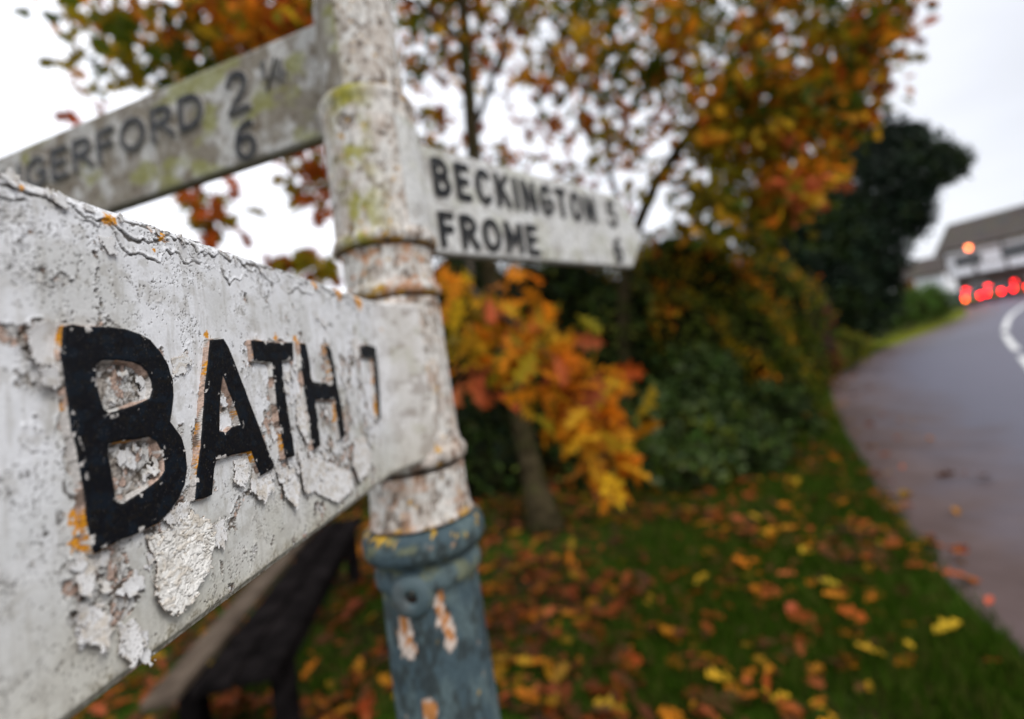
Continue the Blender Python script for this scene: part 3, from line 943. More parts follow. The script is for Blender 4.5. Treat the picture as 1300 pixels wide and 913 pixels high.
# flakes hugging the letter counters and the upper edge
r_ = random.Random(4)
for i in range(150):
    if i < 16:
        px_ = r_.uniform(0, 470); py_ = 218 + .348 * px_ + r_.expovariate(1 / 20.) + 4
    elif i < 23: px_, py_ = r_.uniform(128, 188), r_.uniform(468, 515)
    elif i < 33: px_, py_ = r_.uniform(146, 202), r_.uniform(565, 625)
    elif i < 132: px_, py_ = r_.uniform(340, 480), r_.uniform(450, 620)
    else: px_, py_ = r_.uniform(95, 200), r_.uniform(700, 850)
    cx_, cy_ = to_local(px_, py_, dB, FZ)
    if min(poly_sdf(np.array([cx_]), np.array([cy_]), POLY[c_][0])[0] for c_ in 'ATH7') < 0.0015: continue
    sz = r_.uniform(0.0015, 0.0042)
    k_ = r_.randint(6, 9); a0 = r_.uniform(0, 6.28)
    poly = [(cx_ + sz * r_.uniform(.6, 1.25) * math.cos(a0 + 6.283 * j / k_) * .8, cy_ + sz * r_.uniform(.6, 1.25) * math.sin(a0 + 6.283 * j / k_)) for j in range(k_)]
    aa = r_.uniform(0.2, 2.9)
    fl.add(poly, r_.uniform(.0006, .0022), res=0.0004, thick=0.00022, attach=(cx_ + sz * math.cos(aa), cy_ + sz * math.sin(aa)), seed=40 + i, white=(0.57, 0.565, 0.56))
fl.build(arm, 'peeling_paint')


# ---------------- the two far arms
def far_detail(seed, brown, green):
    def f(X, Y, edge):
        x, y = X * 1000, Y * 1000
        c = np.zeros(X.shape + (3,)) + np.array([0.60, 0.60, 0.585])
        n1 = fbm(x * 0.035, y * 0.035, seed, 5)
        c = mixc(c, (0.175, 0.148, 0.108), brown * (0.45 + 0.55 * sstep(0.35, 0.6, n1)))
        c = mixc(c, (0.13, 0.10, 0.07), sstep(0.56, 0.68, fbm(x * 0.10, y * 0.08, seed + 5, 5)) * (0.30 + brown * .35))
        c = mixc(c, ALGAE, sstep(0.52, 0.70, fbm(x * 0.022, y * 0.028, seed + 9, 4)) * green)
        c = mixc(c, (0.55, 0.54, 0.50), sstep(0.6, 0.68, fbm(x * 0.07, y * 0.05, seed + 13, 4)) * (0.5 - .35 * brown))
        c = mixc(c, (0.30, 0.28, 0.24), sstep(0.006, 0.001, edge) * 0.5)
        return 0.0006 * (fbm(x * .1, y * .1, seed + 2, 4) - .5), c
    return f


def put_text(parent, e, chars, h, hw, name, fade=0.0):
    """chars: (character, local x of its left edge, local y of the foot)"""
    for ch, x0, y0, hh, cond in chars:
        wd_, st = FONT[ch]
        st2 = [[(x0 + hw + a * hh * cond, y0 + hw + b_ * (hh - 2 * hw)) for a, b_ in s_] for s_ in st]
        me = letter_mesh(name, lambda x, y: line_sdf(x, y, st2, hw), x0 - .003, x0 + wd_ * hh * cond + 2 * hw + .003, y0 - .003, y0 + hh + .003, 0.0011, 0.0035, 0.0015, False, 0, FZ, fade)
        link(name, me, parent, M_letter)


def word(txt, xa, xb, y0, hh, hw, gap=.2):
    ws = [FONT[c_][0] for c_ in txt]
    tot = sum(ws); n_ = len(txt)
    # widths: sum(w*hh*cond + 2hw) + gaps = xb-xa
    g = gap * hh
    cond = (xb - xa - n_ * 2 * hw - g * (n_ - 1)) / (tot * hh)
    r, x = [], xa
    for c_, w__ in zip(txt, ws):
        r.append((c_, x, y0, hh, cond)); x += w__ * hh * cond + 2 * hw + g
    return r


# BECKINGTON / FROME
def tip_right(xa, xb, skew=0.0):
    def f(xs, b, t):
        u = np.clip((xs - xa) / (xb - xa), 0, 1)
        m_ = b + (t - b) * 0.46
        return b + (m_ - b) * u * .96, t - (t - m_) * u * .96
    return f


xk = np.concatenate([[0.0], np.linspace(0.001, 0.53, 420), np.linspace(0.5315, 0.588, 40)])
armk = link('sign_arm', arm_mesh(xk, 1.703, 1.848, 0.0012, 0.055, far_detail(300, 0.22, 0.25), tip_right(0.534, 0.588)), None, M_paint2, label='pointed sign arm lettered BECKINGTON and FROME, below the post top')
frame_obj(armk, dK)
a_, y1_ = to_local(547.5, 214, dK, LZ - .001); b_, _ = to_local(756, 272, dK, LZ - .001)
yb = to_local(552, 247, dK, LZ)[1]; yt = to_local(547, 198, dK, LZ)[1]
hB = yt - yb
put_text(armk, dK, word('BECKINGTON', a_, b_, yb, hB, 0.0046, .17), hB, .0046, 'letter')
a_, _ = to_local(558, 290, dK, LZ); b_, _ = to_local(686, 315, dK, LZ)
yb2 = to_local(567, 314, dK, LZ)[1]; yt2 = to_local(557, 267, dK, LZ)[1]
put_text(armk, dK, word('FROME', a_, b_, yb2, yt2 - yb2, 0.0046, .17), hB, .0046, 'letter')
x5 = to_local(771, 270, dK, LZ)[0]; x6 = to_local(780, 320, dK, LZ)[0]
put_text(armk, dK, [('5', x5, yb, hB, 1.0)], hB, .0042, 'numeral', 0.3)
put_text(armk, dK, [('6', x6, yb2, yt2 - yb2, .9)], hB, .0042, 'numeral')

# HUNGERFORD
xh = np.concatenate([np.linspace(-0.92, -0.86, 20), np.linspace(-0.858, 0.0, 520)])
armh = link('sign_arm', arm_mesh(xh, 1.860, 2.006, 0.0014, 0.047, far_detail(340, 0.95, 0.75), tip_left(-0.92, -0.865)), None, M_paint2, label='highest sign arm lettered HUNGERFORD, browned and mossy')
frame_obj(armh, dH)
yb = to_local(240, 165, dH, LZ)[1]; yt = to_local(236, 120, dH, LZ)[1]
print('hung letters', yb, yt)
xa = to_local(153, 190, dH, LZ)[0]; xb = to_local(259, 150, dH, LZ)[0]        # O R D span
hh = yt - yb
wO = (xb - xa)
tot = {c_: FONT[c_][0] for c_ in 'HUNGERFORD'}
unit = (wO - 3 * .009 - 2 * .2 * hh) / ((tot['O'] + tot['R'] + tot['D']) * hh)
full = sum(tot[c_] for c_ in 'HUNGERFORD') * hh * unit + 10 * .009 + 9 * .2 * hh
put_text(armh, dH, word('HUNGERFORD', xb - full, xb, yb, hh, .0045, .2), hh, .0045, 'letter', 0.12)
x2 = to_local(287, 120, dH, LZ)[0]; y2 = to_local(302, 144, dH, LZ)[1]; y2t = to_local(300, 90, dH, LZ)[1]
put_text(armh, dH, [('2', x2, y2, y2t - y2, 1.0)], hh, .0042, 'numeral', 0.1)
x6 = to_local(298, 180, dH, LZ)[0]; y6 = to_local(315, 203, dH, LZ)[1]; y6t = to_local(313, 151, dH, LZ)[1]
put_text(armh, dH, [('6', x6, y6, y6t - y6, 1.0)], hh, .0042, 'numeral')
xq = to_local(331, 100, dH, LZ)[0]
put_text(armh, dH, [('1', xq, y2t - .026, .026, 1.0)], .026, .0028, 'numeral', 0.4)
put_text(armh, dH, [('4', xq + .018, y2 + .020, .030, 1.0)], .03, .003, 'numeral', 0.4)
fb = MB().tube([(xq + .006, y2 + .016, FZ + .001), (xq + .024, y2t - .002, FZ + .001)], .0016, 6)
fb.build('fraction_bar', M_letter, armh)

# ---- collars, bands and pole
M_post = noise_mat('weathered_white_post', (0.60, 0.575, 0.53), (0.38, 0.33, 0.28), 22, 0.75, 0.5, 0.004, detail=9, lo=0.42, hi=0.70,
                   extra=(((0.10, 0.07, 0.045), 38, 0.52, 0.64), ((0.20, 0.20, 0.05), 9, 0.57, 0.72), ((0.42, 0.20, 0.09), 24, 0.64, 0.72)))
M_post_rust = noise_mat('rust_stained_post', (0.56, 0.50, 0.44), (0.42, 0.27, 0.18), 30, 0.8, 0.6, 0.005, detail=8, lo=0.42, hi=0.64,
                        extra=(((0.15, 0.10, 0.06), 40, 0.56, 0.68), ((0.45, 0.19, 0.03), 34, 0.60, 0.68)))
M_blue = noise_mat('chipped_blue_paint', (0.045, 0.070, 0.080), (0.075, 0.108, 0.115), 18, 0.6, 0.6, 0.004, detail=8,
                   extra=(((0.07, 0.08, 0.08), 26, 0.58, 0.70), ((0.20, 0.22, 0.12), 11, 0.60, 0.74)))


def disp_post(amp, seed):
    def f(V):
        th = np.arctan2(V[:, 1], V[:, 0]) * 0.05 * 1000
        z = V[:, 2] * 1000
        k_ = 1 + amp * (fbm(th * 0.06, z * 0.06, seed, 4) - .5) / 0.05
        V = V.copy(); V[:, 0] *= k_; V[:, 1] *= k_
        return V
    return f


def dense(prof, step=0.003):
    P = np.array(prof); o_ = [P[0]]
    for a, b in zip(P[:-1], P[1:]):
        n_ = max(1, int(np.linalg.norm(b - a) / step))
        o_ += [a + (b - a) * i / n_ for i in range(1, n_ + 1)]
    return o_


def band(z, r, h, bulge):
    return [(r, z - h), (r + bulge * .7, z - h * .7), (r + bulge, z), (r + bulge * .7, z + h * .7), (r, z + h)]


K_ = 180
AZV = math.atan2(-AX[1], -AX[0])                      # the side of the post that faces the verge


def post_part(name, prof, seed, colfn, step=0.0022, amp=.0012, **kw):
    prof = np.array(dense(prof, step))
    n_ = len(prof)
    th = np.linspace(0, 2 * math.pi, K_, endpoint=False)
    TH, ZZ = np.meshgrid(th, prof[:, 1])
    RR = np.repeat(prof[:, :1], K_, 1)
    u = ((TH - AZV + math.pi) % (2 * math.pi) - math.pi) * 52        # mm round the post, 0 facing the lens side
    v = ZZ * 1000
    c, dz = colfn(u, v, RR)
    RR = RR + (amp * (fbm(u * .06, v * .06, seed, 4) - .5) + .0004 * (fbm(u * .3, v * .3, seed + 3, 3) - .5) + dz) * (RR > .03)
    V = np.stack([RR * np.cos(TH), RR * np.sin(TH), ZZ], -1).reshape(-1, 3)
    I = np.arange(n_ * K_).reshape(n_, K_); J_ = np.roll(I, -1, 1)
    Q = np.stack([I[1:], J_[1:], J_[:-1], I[:-1]], -1).reshape(-1, 4)
    me = mesh_np(name, V, Q, col=c.reshape(-1, 3))
    return link(name, me, post, M_paint2, **kw)


def white_fn(z0, z1, rust=0.0, algae=0.0, seed=0):
    def f(u, v, R):
        t0, t1 = v - z0 * 1000, z1 * 1000 - v
        c = np.zeros(u.shape + (3,)) + np.array([0.60, 0.57, 0.525])
        c = mixc(c, (0.43, 0.37, 0.315), sstep(.40, .62, fbm(u * .05, v * .04, 700 + seed, 5)) * .75)
        c = mixc(c, (0.60, 0.59, 0.56), sstep(.5, .6, fbm(u * .09, v * .05, 705 + seed, 4)) * .6)
        ring = np.exp(-np.minimum(np.abs(t0), np.abs(t1)) / 7)
        n1 = fbm(u * .12, v * .10, 710 + seed, 5, .6)
        bare = sstep(.635, .67, n1 + .16 * ring)
        c = mixc(c, (0.085, 0.055, 0.035), bare * .85)
        n2 = fbm(u * .30, v * .10, 715 + seed, 4)
        c = mixc(c, (0.17, 0.125, 0.09), sstep(.54, .64, n2) * .6)
        if rust: c = mixc(c, (0.42, 0.19, 0.08), rust * sstep(.52, .68, fbm(u * .07, v * .10, 720 + seed, 5, .6) + .08 * ring))
        li = fbm(u * .12, v * .16, 725 + seed, 5, .6) + .20 * np.exp(-np.abs(t0) / 5)
        c = mixc(c, (0.45, 0.24, 0.02), sstep(.73, .77, li) * .9)
        if algae:
            g_ = np.exp(-((u + 22) / 22) ** 2) * sstep(.40, .62, fbm(u * .04, v * .03, 730 + seed, 4))
            c = mixc(c, (0.30, 0.28, 0.035), g_ * algae)
        return c, -.0007 * bare + .0003 * sstep(.55, .6, n1) * (1 - bare)
    return f


HOLE_U = None


def blue_fn(u, v, R):
    c = np.zeros(u.shape + (3,)) + np.array([0.052, 0.080, 0.092])
    c = mixc(c, (0.088, 0.124, 0.128), sstep(.42, .62, fbm(u * .05, v * .03, 760, 5)) * .8)
    c = mixc(c, (0.022, 0.026, 0.024), sstep(.50, .66, fbm(u * .10, v * .05, 764, 5, .6)) * .7)
    c = mixc(c, (0.17, 0.17, 0.08), sstep(.56, .70, fbm(u * .06, v * .10, 768, 4)) * .55 * (v > 1330))
    top = np.exp(-np.abs(v - 1399) / 5.5)
    c = mixc(c, (0.50, 0.29, 0.02), sstep(.70, .76, fbm(u * .10, v * .12, 770, 5, .6) + .26 * top * (u < 10) - .12 * (v < 1385)))
    c = mixc(c, (0.40, 0.25, 0.15), sstep(.64, .68, fbm(u * .09, v * .2, 774, 5, .6) + .22 * np.exp(-((u - 8) / 16) ** 2 - ((v - 1384) / 7) ** 2) - .16))
    bare = np.zeros(u.shape)
    for bu, bv, ru, rv in PATCHES:
        d = np.hypot((u - bu) / ru, (v - bv) / rv)
        bare = np.maximum(bare, 1.2 - d + 1.3 * (fbm(u * .11, v * .09, 780, 5, .6) - .5))
    c = mixc(c, (0.03, 0.03, 0.03), sstep(.30, .42, bare))
    c = mixc(c, (0.56, 0.46, 0.39), sstep(.42, .50, bare))
    c = mixc(c, (0.42, 0.17, 0.05), sstep(.50, .58, fbm(u * .12, v * .08, 785, 4)) * sstep(.42, .50, bare))
    return c, -.0007 * sstep(.38, .46, bare)


rr_ = ray(537, 757); tt_ = np.dot(AX, rr_[:2]) / np.dot(rr_[:2], rr_[:2]); bz = float((CAM + rr_ * (tt_ - .05))[2])
UH = -20.0                                               # where the bolt boss sits round the pole
UH_SIGN = 1.0
PATCHES = [(UH - 14, bz * 1000 - 42, 12, 26), (UH + 25, bz * 1000 - 14, 7, 24), (UH + 31, bz * 1000 - 42, 9, 20), (UH + 2, bz * 1000 - 105, 10, 16), (30, 1180, 10, 30), (-40, 900, 14, 40), (10, 600, 16, 50), (20, 300, 20, 60)]

post_part('post_top', [(0.0, 2.07), (0.02, 2.068), (0.044, 2.052), (0.050, 2.045), (0.050, 2.038), (0.0455, 2.03), (0.0455, 1.886), (0.0475, 1.883), (0.0, 1.881)], 1, white_fn(1.882, 2.05, 0, .1, 0))
post_part('arm_collar', [(0.0, 1.8795), (0.0525, 1.879), (0.0550, 1.875), (0.0550, 1.869), (0.0530, 1.863), (0.0545, 1.72)] + band(1.707, .0555, .007, .004)[::-1] + [(0.0, 1.6985)], 2, white_fn(1.70, 1.878, .1, .95, 10))
post_part('rusty_band', [(0.0, 1.6980), (0.052, 1.697), (0.0500, 1.690), (0.0502, 1.66)] + band(1.650, .051, .007, .0045)[::-1] + [(0.0, 1.6415)], 3, white_fn(1.645, 1.697, .85, .1, 20))
post_part('arm_collar', [(0.0, 1.6410), (0.0505, 1.640), (0.0512, 1.636), (0.0515, 1.49)] + band(1.468, .053, .009, .0052)[::-1] + [(0.0, 1.455)], 4, white_fn(1.46, 1.64, .2, 0, 30))
post_part('rusty_collar', [(0.0, 1.4545), (0.053, 1.454), (0.0525, 1.43), (0.0545, 1.408), (0.0575, 1.403), (0.0, 1.4015)], 5, white_fn(1.403, 1.456, .40, 0, 40))
pole = post_part('pole', [(0.0, 1.4010), (0.056, 1.4005), (0.0625, 1.397), (0.066, 1.388), (0.0655, 1.378), (0.061, 1.371), (0.0545, 1.367), (0.0535, 1.361),
                  (0.0560, 1.357), (0.0572, 1.351), (0.056, 1.345), (0.0525, 1.341), (0.0515, 1.335), (0.0530, 1.20), (0.056, 0.9), (0.060, 0.12), (0.085, 0.10), (0.085, 0.02), (0.09, -.03), (0.0, -.031)], 6, blue_fn, step=.003, amp=.0010)
ang = AZV + UH / 52
rad_ = np.array([math.cos(ang), math.sin(ang), 0]); tan_ = np.array([-math.sin(ang), math.cos(ang), 0])


def round_on_pole(prof, k_=28):
    V = [rad_ * h_ + (tan_ * math.cos(6.2832 * j / k_) + np.array([0, 0, 1.0]) * math.sin(6.2832 * j / k_)) * r__ + np.array([0, 0, bz]) for r__, h_ in prof for j in range(k_)]
    m_ = MB(); m_.add(V, [[i * k_ + j, i * k_ + (j + 1) % k_, (i + 1) * k_ + (j + 1) % k_, (i + 1) * k_ + j] for i in range(len(prof) - 1) for j in range(k_)] + [[(len(prof) - 1) * k_ + j for j in range(k_)]])
    return m_


boss = round_on_pole([(0.0215, 0.036), (0.0205, 0.0545), (0.017, 0.0580), (0.0085, 0.0585), (0.0068, 0.0575), (0.0062, 0.0530)]).build('bolt_boss', M_blue, post, True)
round_on_pole([(0.0063, 0.0535), (0.004, 0.0532)], 20).build('bolt_hole', noise_mat('hole_shade', (.006, .005, .004), (.02, .012, .008), 90, .9, .3, .001), boss)  # black disc, the shade down the hole is put into its colour

# ================================================================ PLANTS
OAK_W = [.02, .13, .10, .35, .16, .42, .19, .31, .11, 0.0]
OAK_Y = [0, .14, .22, .38, .42, .62, .64, .84, .86, 1.0]
OAK_S = [0, .10, .24, .34, .42, .56, .66, .80, .90, 1.0]


def leaf_tpl(Wd, Ys, Ss, fold=0.25, droop=0.25):
    n_ = len(Wd)
    Mv = [(0, s_, -droop * s_ * s_) for s_ in Ss]
    Rv = [(w_, y_, w_ * fold - droop * y_ * y_) for w_, y_ in zip(Wd, Ys)]
    Lv = [(-w_, y_, w_ * fold - droop * y_ * y_) for w_, y_ in zip(Wd, Ys)]
    V = np.array(Mv + Rv + Lv, float)
    Fs = []
    for i in range(n_ - 1):
        Fs.append([i, n_ + i, n_ + i + 1, i + 1]); Fs.append([i, i + 1, 2 * n_ + i + 1, 2 * n_ + i])
    return V, np.array(Fs)


OAK = leaf_tpl(OAK_W, OAK_Y, OAK_S)
OAKN = leaf_tpl([.01, .05, .05, .22, .07, .30, .08, .20, .04, 0.0], OAK_Y, OAK_S, .5, .35)
OVAL = leaf_tpl([.02, .2, .26, .2, 0], [0, .25, .5, .78, 1.0], [0, .25, .5, .78, 1.0], .2, .2)
OVALS = leaf_tpl([.03, .3, 0], [0, .5, 1.0], [0, .5, 1.0], .2, .1)
CURLED = leaf_tpl([.03, .22, .13, .34, .12, .2, 0], [0, .2, .4, .55, .7, .85, 1.0], [0, .2, .4, .5, .7, .85, 1.0], .55, -.15)


def leaf_cloud(name, tpl, P, size, cols, mat, parent=None, tilt='hang', normal=None, **kw):
    """one mesh of many leaves; P (n,3)"""
    V0, F0 = tpl
    n_ = len(P)
    u = rng.normal(size=(n_, 3))
    if tilt == 'hang': u[:, 2] = u[:, 2] * 0.6 - 0.55
    if tilt == 'flat': u[:, 2] *= 0.16
    u /= np.linalg.norm(u, axis=1)[:, None]
    r = rng.normal(size=(n_, 3))
    if tilt == 'hang': r[:, 2] += 1.0
    if tilt == 'flat': r = np.array([0, 0, 1.0]) + 0.28 * r
    if normal is not None: r = normal + 0.5 * r
    z = r - (r * u).sum(1)[:, None] * u
    z /= np.linalg.norm(z, axis=1)[:, None] + 1e-9
    x = np.cross(u, z)
    M = np.stack([x, u, z], 1) * np.asarray(size)[:, None, None]          # rows: local axes
    V = np.einsum('vk,nkj->nvj', V0, M) + np.asarray(P)[:, None]
    F_ = (F0[None] + (np.arange(n_) * len(V0))[:, None, None]).reshape(-1, F0.shape[1])
    C_ = np.repeat(np.asarray(cols)[:, None], len(V0), 1).reshape(-1, 3)
    me = mesh_np(name, V.reshape(-1, 3), F_, col=C_, smooth=False)
    return link(name, me, parent, mat, **kw)


PAL = {'green': (0.060, 0.080, 0.007), 'olive': (0.20, 0.145, 0.008), 'yellow': (0.50, 0.27, 0.015), 'orange': (0.56, 0.19, 0.010), 'rust': (0.32, 0.070, 0.010), 'pink': (0.50, 0.12, 0.04), 'brown': (0.12, 0.045, 0.015)}


def pal_cols(P, weights, sc=1.2, seed=0, jit=0.25):
    """colours grouped in patches: smooth noise picks from the palette"""
    names = list(weights); wv = np.array([weights[k_] for k_ in names], float); cw = np.cumsum(wv / wv.sum())
    x, y = P[:, 0] * sc + P[:, 2] * 0.7 * sc, P[:, 1] * sc + P[:, 2] * 0.9 * sc
    f = fbm(x, y, 500 + seed, 3)
    f = np.argsort(np.argsort(f + rng.normal(size=len(P)) * 0.06)) / len(P)
    idx = np.searchsorted(cw, f).clip(0, len(names) - 1)
    c = np.array([PAL[k_] for k_ in names])[idx]
    return np.clip(c * (1 + rng.normal(size=(len(P), 1)) * jit).clip(0.45, 1.7) * (1 + rng.normal(size=(len(P), 3)) * 0.08), 0.003, 0.8)


def in_poly(poly, n_):
    P = np.array(poly, float); lo, hi = P.min(0), P.max(0)
    out_ = []
    while len(out_) < n_:
        q = lo + rng.random((n_ * 2, 2)) * (hi - lo)
        d = poly_sdf(q[:, 0], q[:, 1], P)
        out_ += list(q[d < 0])
    return np.array(out_[:n_])


def grow(nodes, radii, targets, mb_, r0=0.012, k=5, sag=0.05):
    """join each target to the nearest branch node by a bent twig"""
    nodes = [np.array(q) for q in nodes]; radii = list(radii)
    T = [np.array(t_) for t_ in targets]
    NA = np.array(nodes)
    T.sort(key=lambda t_: np.min(np.linalg.norm(NA - t_, axis=1)))
    for t_ in T:
        NA = np.array(nodes)
        d = np.linalg.norm(NA - t_, axis=1) + 0.25 * np.maximum(0, NA[:, 2] - t_[2])
        j = int(np.argmin(d)); a = nodes[j]
        L_ = np.linalg.norm(t_ - a)
        if L_ < 0.03: continue
        ra_ = min(radii[j] * 0.65, 0.004 + L_ * 0.012 + r0 * .3)
        n_ = max(3, int(L_ / 0.18) + 2)
        s_ = np.linspace(0, 1, n_)[:, None]
        C_ = a * (1 - s_) + t_ * s_
        C_ += np.sin(s_ * math.pi) * (np.array([0, 0, 1.0]) * L_ * sag + np.array([random.gauss(0, 1), random.gauss(0, 1), random.gauss(0, .6)]) * L_ * 0.07)
        R_ = np.linspace(ra_, max(.0022, ra_ * .4), n_)
        mb_.tube(C_, R_, k, cap=False)
        for q, rr2 in zip(C_[1:], R_[1:]): nodes.append(q); radii.append(rr2)
    return nodes


def limb(pts, r0, r1, n_=24, wob_=0.03):
    P = resample(np.array(pts, float), n_)
    P[1:-1] += rng.normal(size=(n_ - 2, 3)) * wob_ * 0.3
    return P, np.linspace(r0, r1, n_)


# tree whose trunk stands behind the post; limbs reach left, up and towards the camera
def P3(px, py, Z): return Wp(px, py, Z)


def build_oak(name, trunk_px, r0, r1, limbs_px, zones, lsize, label, seed):
    base = Gp(*trunk_px[0]); trunk = [base - np.array([0, 0, .06])] + [P3(*q) for q in trunk_px[1:]]
    rt = empty(name, base, label=label, category='tree')
    TP, TR_ = limb(trunk, r0, r1, 26, .02)
    TR_[0] *= 1.7; TR_[1] *= 1.3; TR_[2] *= 1.1
    MB().tube(TP - base, TR_, 14).build('trunk', M_bark, rt, True)
    br = MB(); nodes, rads = list(TP[8:]), list(TR_[8:])
    tips = MB()
    for pts, a, b in limbs_px:
        LP, LR = limb([P3(*q) for q in pts], a, b, 22, .03)
        tips.tube(LP, LR, 8); nodes += list(LP); rads += list(LR)
    P_all, C_all, S_all, tg = [], [], [], []
    for zi, z_ in enumerate(zones):
        q = in_poly(z_['poly'], z_['n'])
        Zs = rng.uniform(*z_['Z'], size=len(q))
        cen = np.array([P3(a, b, c_) for (a, b), c_ in zip(q, Zs)])
        tg += list(cen)
        m_ = z_.get('m', 12); rad = z_.get('r', .22)
        pts = np.repeat(cen, m_, 0) + rng.normal(size=(len(cen) * m_, 3)) * rad * np.array([.6, .6, .5])
        P_all.append(pts); C_all.append(pal_cols(pts, z_['pal'], z_.get('sc', 1.3), seed + zi))
        S_all.append(rng.uniform(.65, 1.15, size=len(pts)) * lsize * z_.get('ls', 1.0))
    grow(nodes, rads, tg, tips)
    tips.build('branches', M_twig, rt, True, disp=lambda V: V - base)
    for nm, tp, sel in (('crown', OAK, [i for i, z_ in enumerate(zones) if 'low' not in z_]), ('low_bough_leaves', OAKN, [i for i, z_ in enumerate(zones) if 'low' in z_])):
        if sel:
            Pp = np.concatenate([P_all[i] for i in sel])
            leaf_cloud(nm, tp, Pp - base, np.concatenate([S_all[i] for i in sel]), np.concatenate([C_all[i] for i in sel]), M_leaf, rt)
    return rt


z1 = [
 dict(poly=[(75,40),(110,95),(170,90),(215,105),(250,140),(330,90),(395,100),(395,-60),(60,-60)], n=74, Z=(3.6, 5.2), m=12, r=.23, pal={'green': 3, 'olive': 6, 'orange': 2, 'yellow': 2, 'rust': 1}),
 dict(poly=[(230,60),(300,90),(395,80),(395,-40),(250,-30)], n=46, Z=(3.8, 4.8), m=12, r=.22, pal={'orange': 4, 'rust': 3, 'olive': 1}),
 dict(poly=[(60,80),(90,130),(150,140),(160,100)], n=3, Z=(3.6, 4.2), m=3, r=.12, pal={'orange': 2, 'rust': 2}),
 dict(poly=[(235,235),(300,245),(290,300),(255,290)], n=12, Z=(3.4, 4.2), m=6, r=.14, pal={'rust': 3, 'olive': 3}),
 dict(poly=[(350,320),(420,320),(420,365),(360,350)], n=13, Z=(3.6, 4.4), m=7, r=.14, pal={'rust': 3, 'olive': 2}),
 dict(poly=[(370,200),(425,200),(425,285),(395,270)], n=13, Z=(3.6, 4.4), m=7, r=.14, pal={'rust': 3, 'olive': 3}),
 dict(poly=[(490,-60),(700,-60),(760,60),(690,120),(640,90),(560,110),(500,80)], n=92, Z=(4.9, 6.4), m=10, r=.2, pal={'green': 3, 'olive': 5, 'rust': 1.4, 'orange': 1.5, 'yellow': 1}),
 dict(poly=[(500,100),(560,120),(640,100),(700,180),(640,215),(560,190),(510,170)], n=16, Z=(5.0, 5.9), m=8, r=.18, pal={'olive': 3, 'orange': 2, 'rust': 3}),
 dict(poly=[(-60,-260),(760,-260),(760,-60),(-60,-60)], n=80, Z=(3.6, 6), m=12, r=.3, pal={'green': 3, 'olive': 3, 'orange': 3, 'rust': 2}),
]
near_limb = [(610, 205, 4.5), (590, 300, 3.6), (600, 385, 2.7), (640, 400, 2.35), (690, 440, 2.2), (745, 520, 2.15), (765, 595, 2.15)]
z1 += [
 dict(low=1, poly=[(560,380),(600,362),(690,385),(700,420),(640,470),(590,470),(560,440)], n=24, Z=(2.2, 2.8), m=4, r=.10, ls=1.12, sc=3, pal={'olive': 3, 'yellow': 4, 'orange': 2, 'pink': 1}),
 dict(low=1, poly=[(680,390),(745,400),(780,470),(765,540),(700,520),(660,500),(640,440)], n=28, Z=(2.0, 2.5), m=4, r=.08, ls=1.12, sc=3, pal={'olive': 2, 'yellow': 3, 'orange': 8, 'pink': 1, 'rust': 1}),
 dict(low=1, poly=[(700,530),(750,500),(785,530),(790,580),(768,615),(760,585),(740,600),(725,575)], n=22, Z=(2.0, 2.4), m=4, r=.07, ls=1.12, sc=3, pal={'yellow': 2, 'orange': 8, 'pink': 1}),
 dict(low=1, poly=[(560,340),(610,350),(680,358),(690,372),(620,375),(570,372)], n=7, Z=(2.3, 2.8), m=3, r=.06, ls=1.12, sc=3, pal={'orange': 5, 'yellow': 2}),
 dict(low=1, poly=[(575,470),(610,465),(618,500),(600,525),(578,520)], n=5, Z=(2.2, 2.6), m=3, r=.06, ls=1.12, sc=3, pal={'pink': 4, 'orange': 2}),
]
build_oak('oak_tree', [(695, 672), (672, 585, 4.7), (640, 430, 4.75), (612, 290, 4.8), (600, 170, 4.85), (590, 40, 4.9), (575, -120, 5.0)], .115, .05,
          [([(600, 170, 4.85), (625, 100, 4.7), (650, 20, 4.8), (670, -80, 5)], .035, .012),
           ([(592, 60, 4.9), (520, -10, 4.6), (400, -20, 4.3), (260, 5, 4.2), (120, 20, 4.2)], .035, .008),
           ([(596, 110, 4.85), (560, 60, 5), (545, -60, 5.4)], .03, .01),
           ([(602, 220, 4.8), (520, 210, 4.5), (420, 215, 4.2), (370, 290, 4.0), (300, 262, 3.9)], .022, .006),
           (near_limb, .030, .006)],
          z1, .175, 'young oak with a slim grey trunk and one orange bough drooping beside the post', 10)

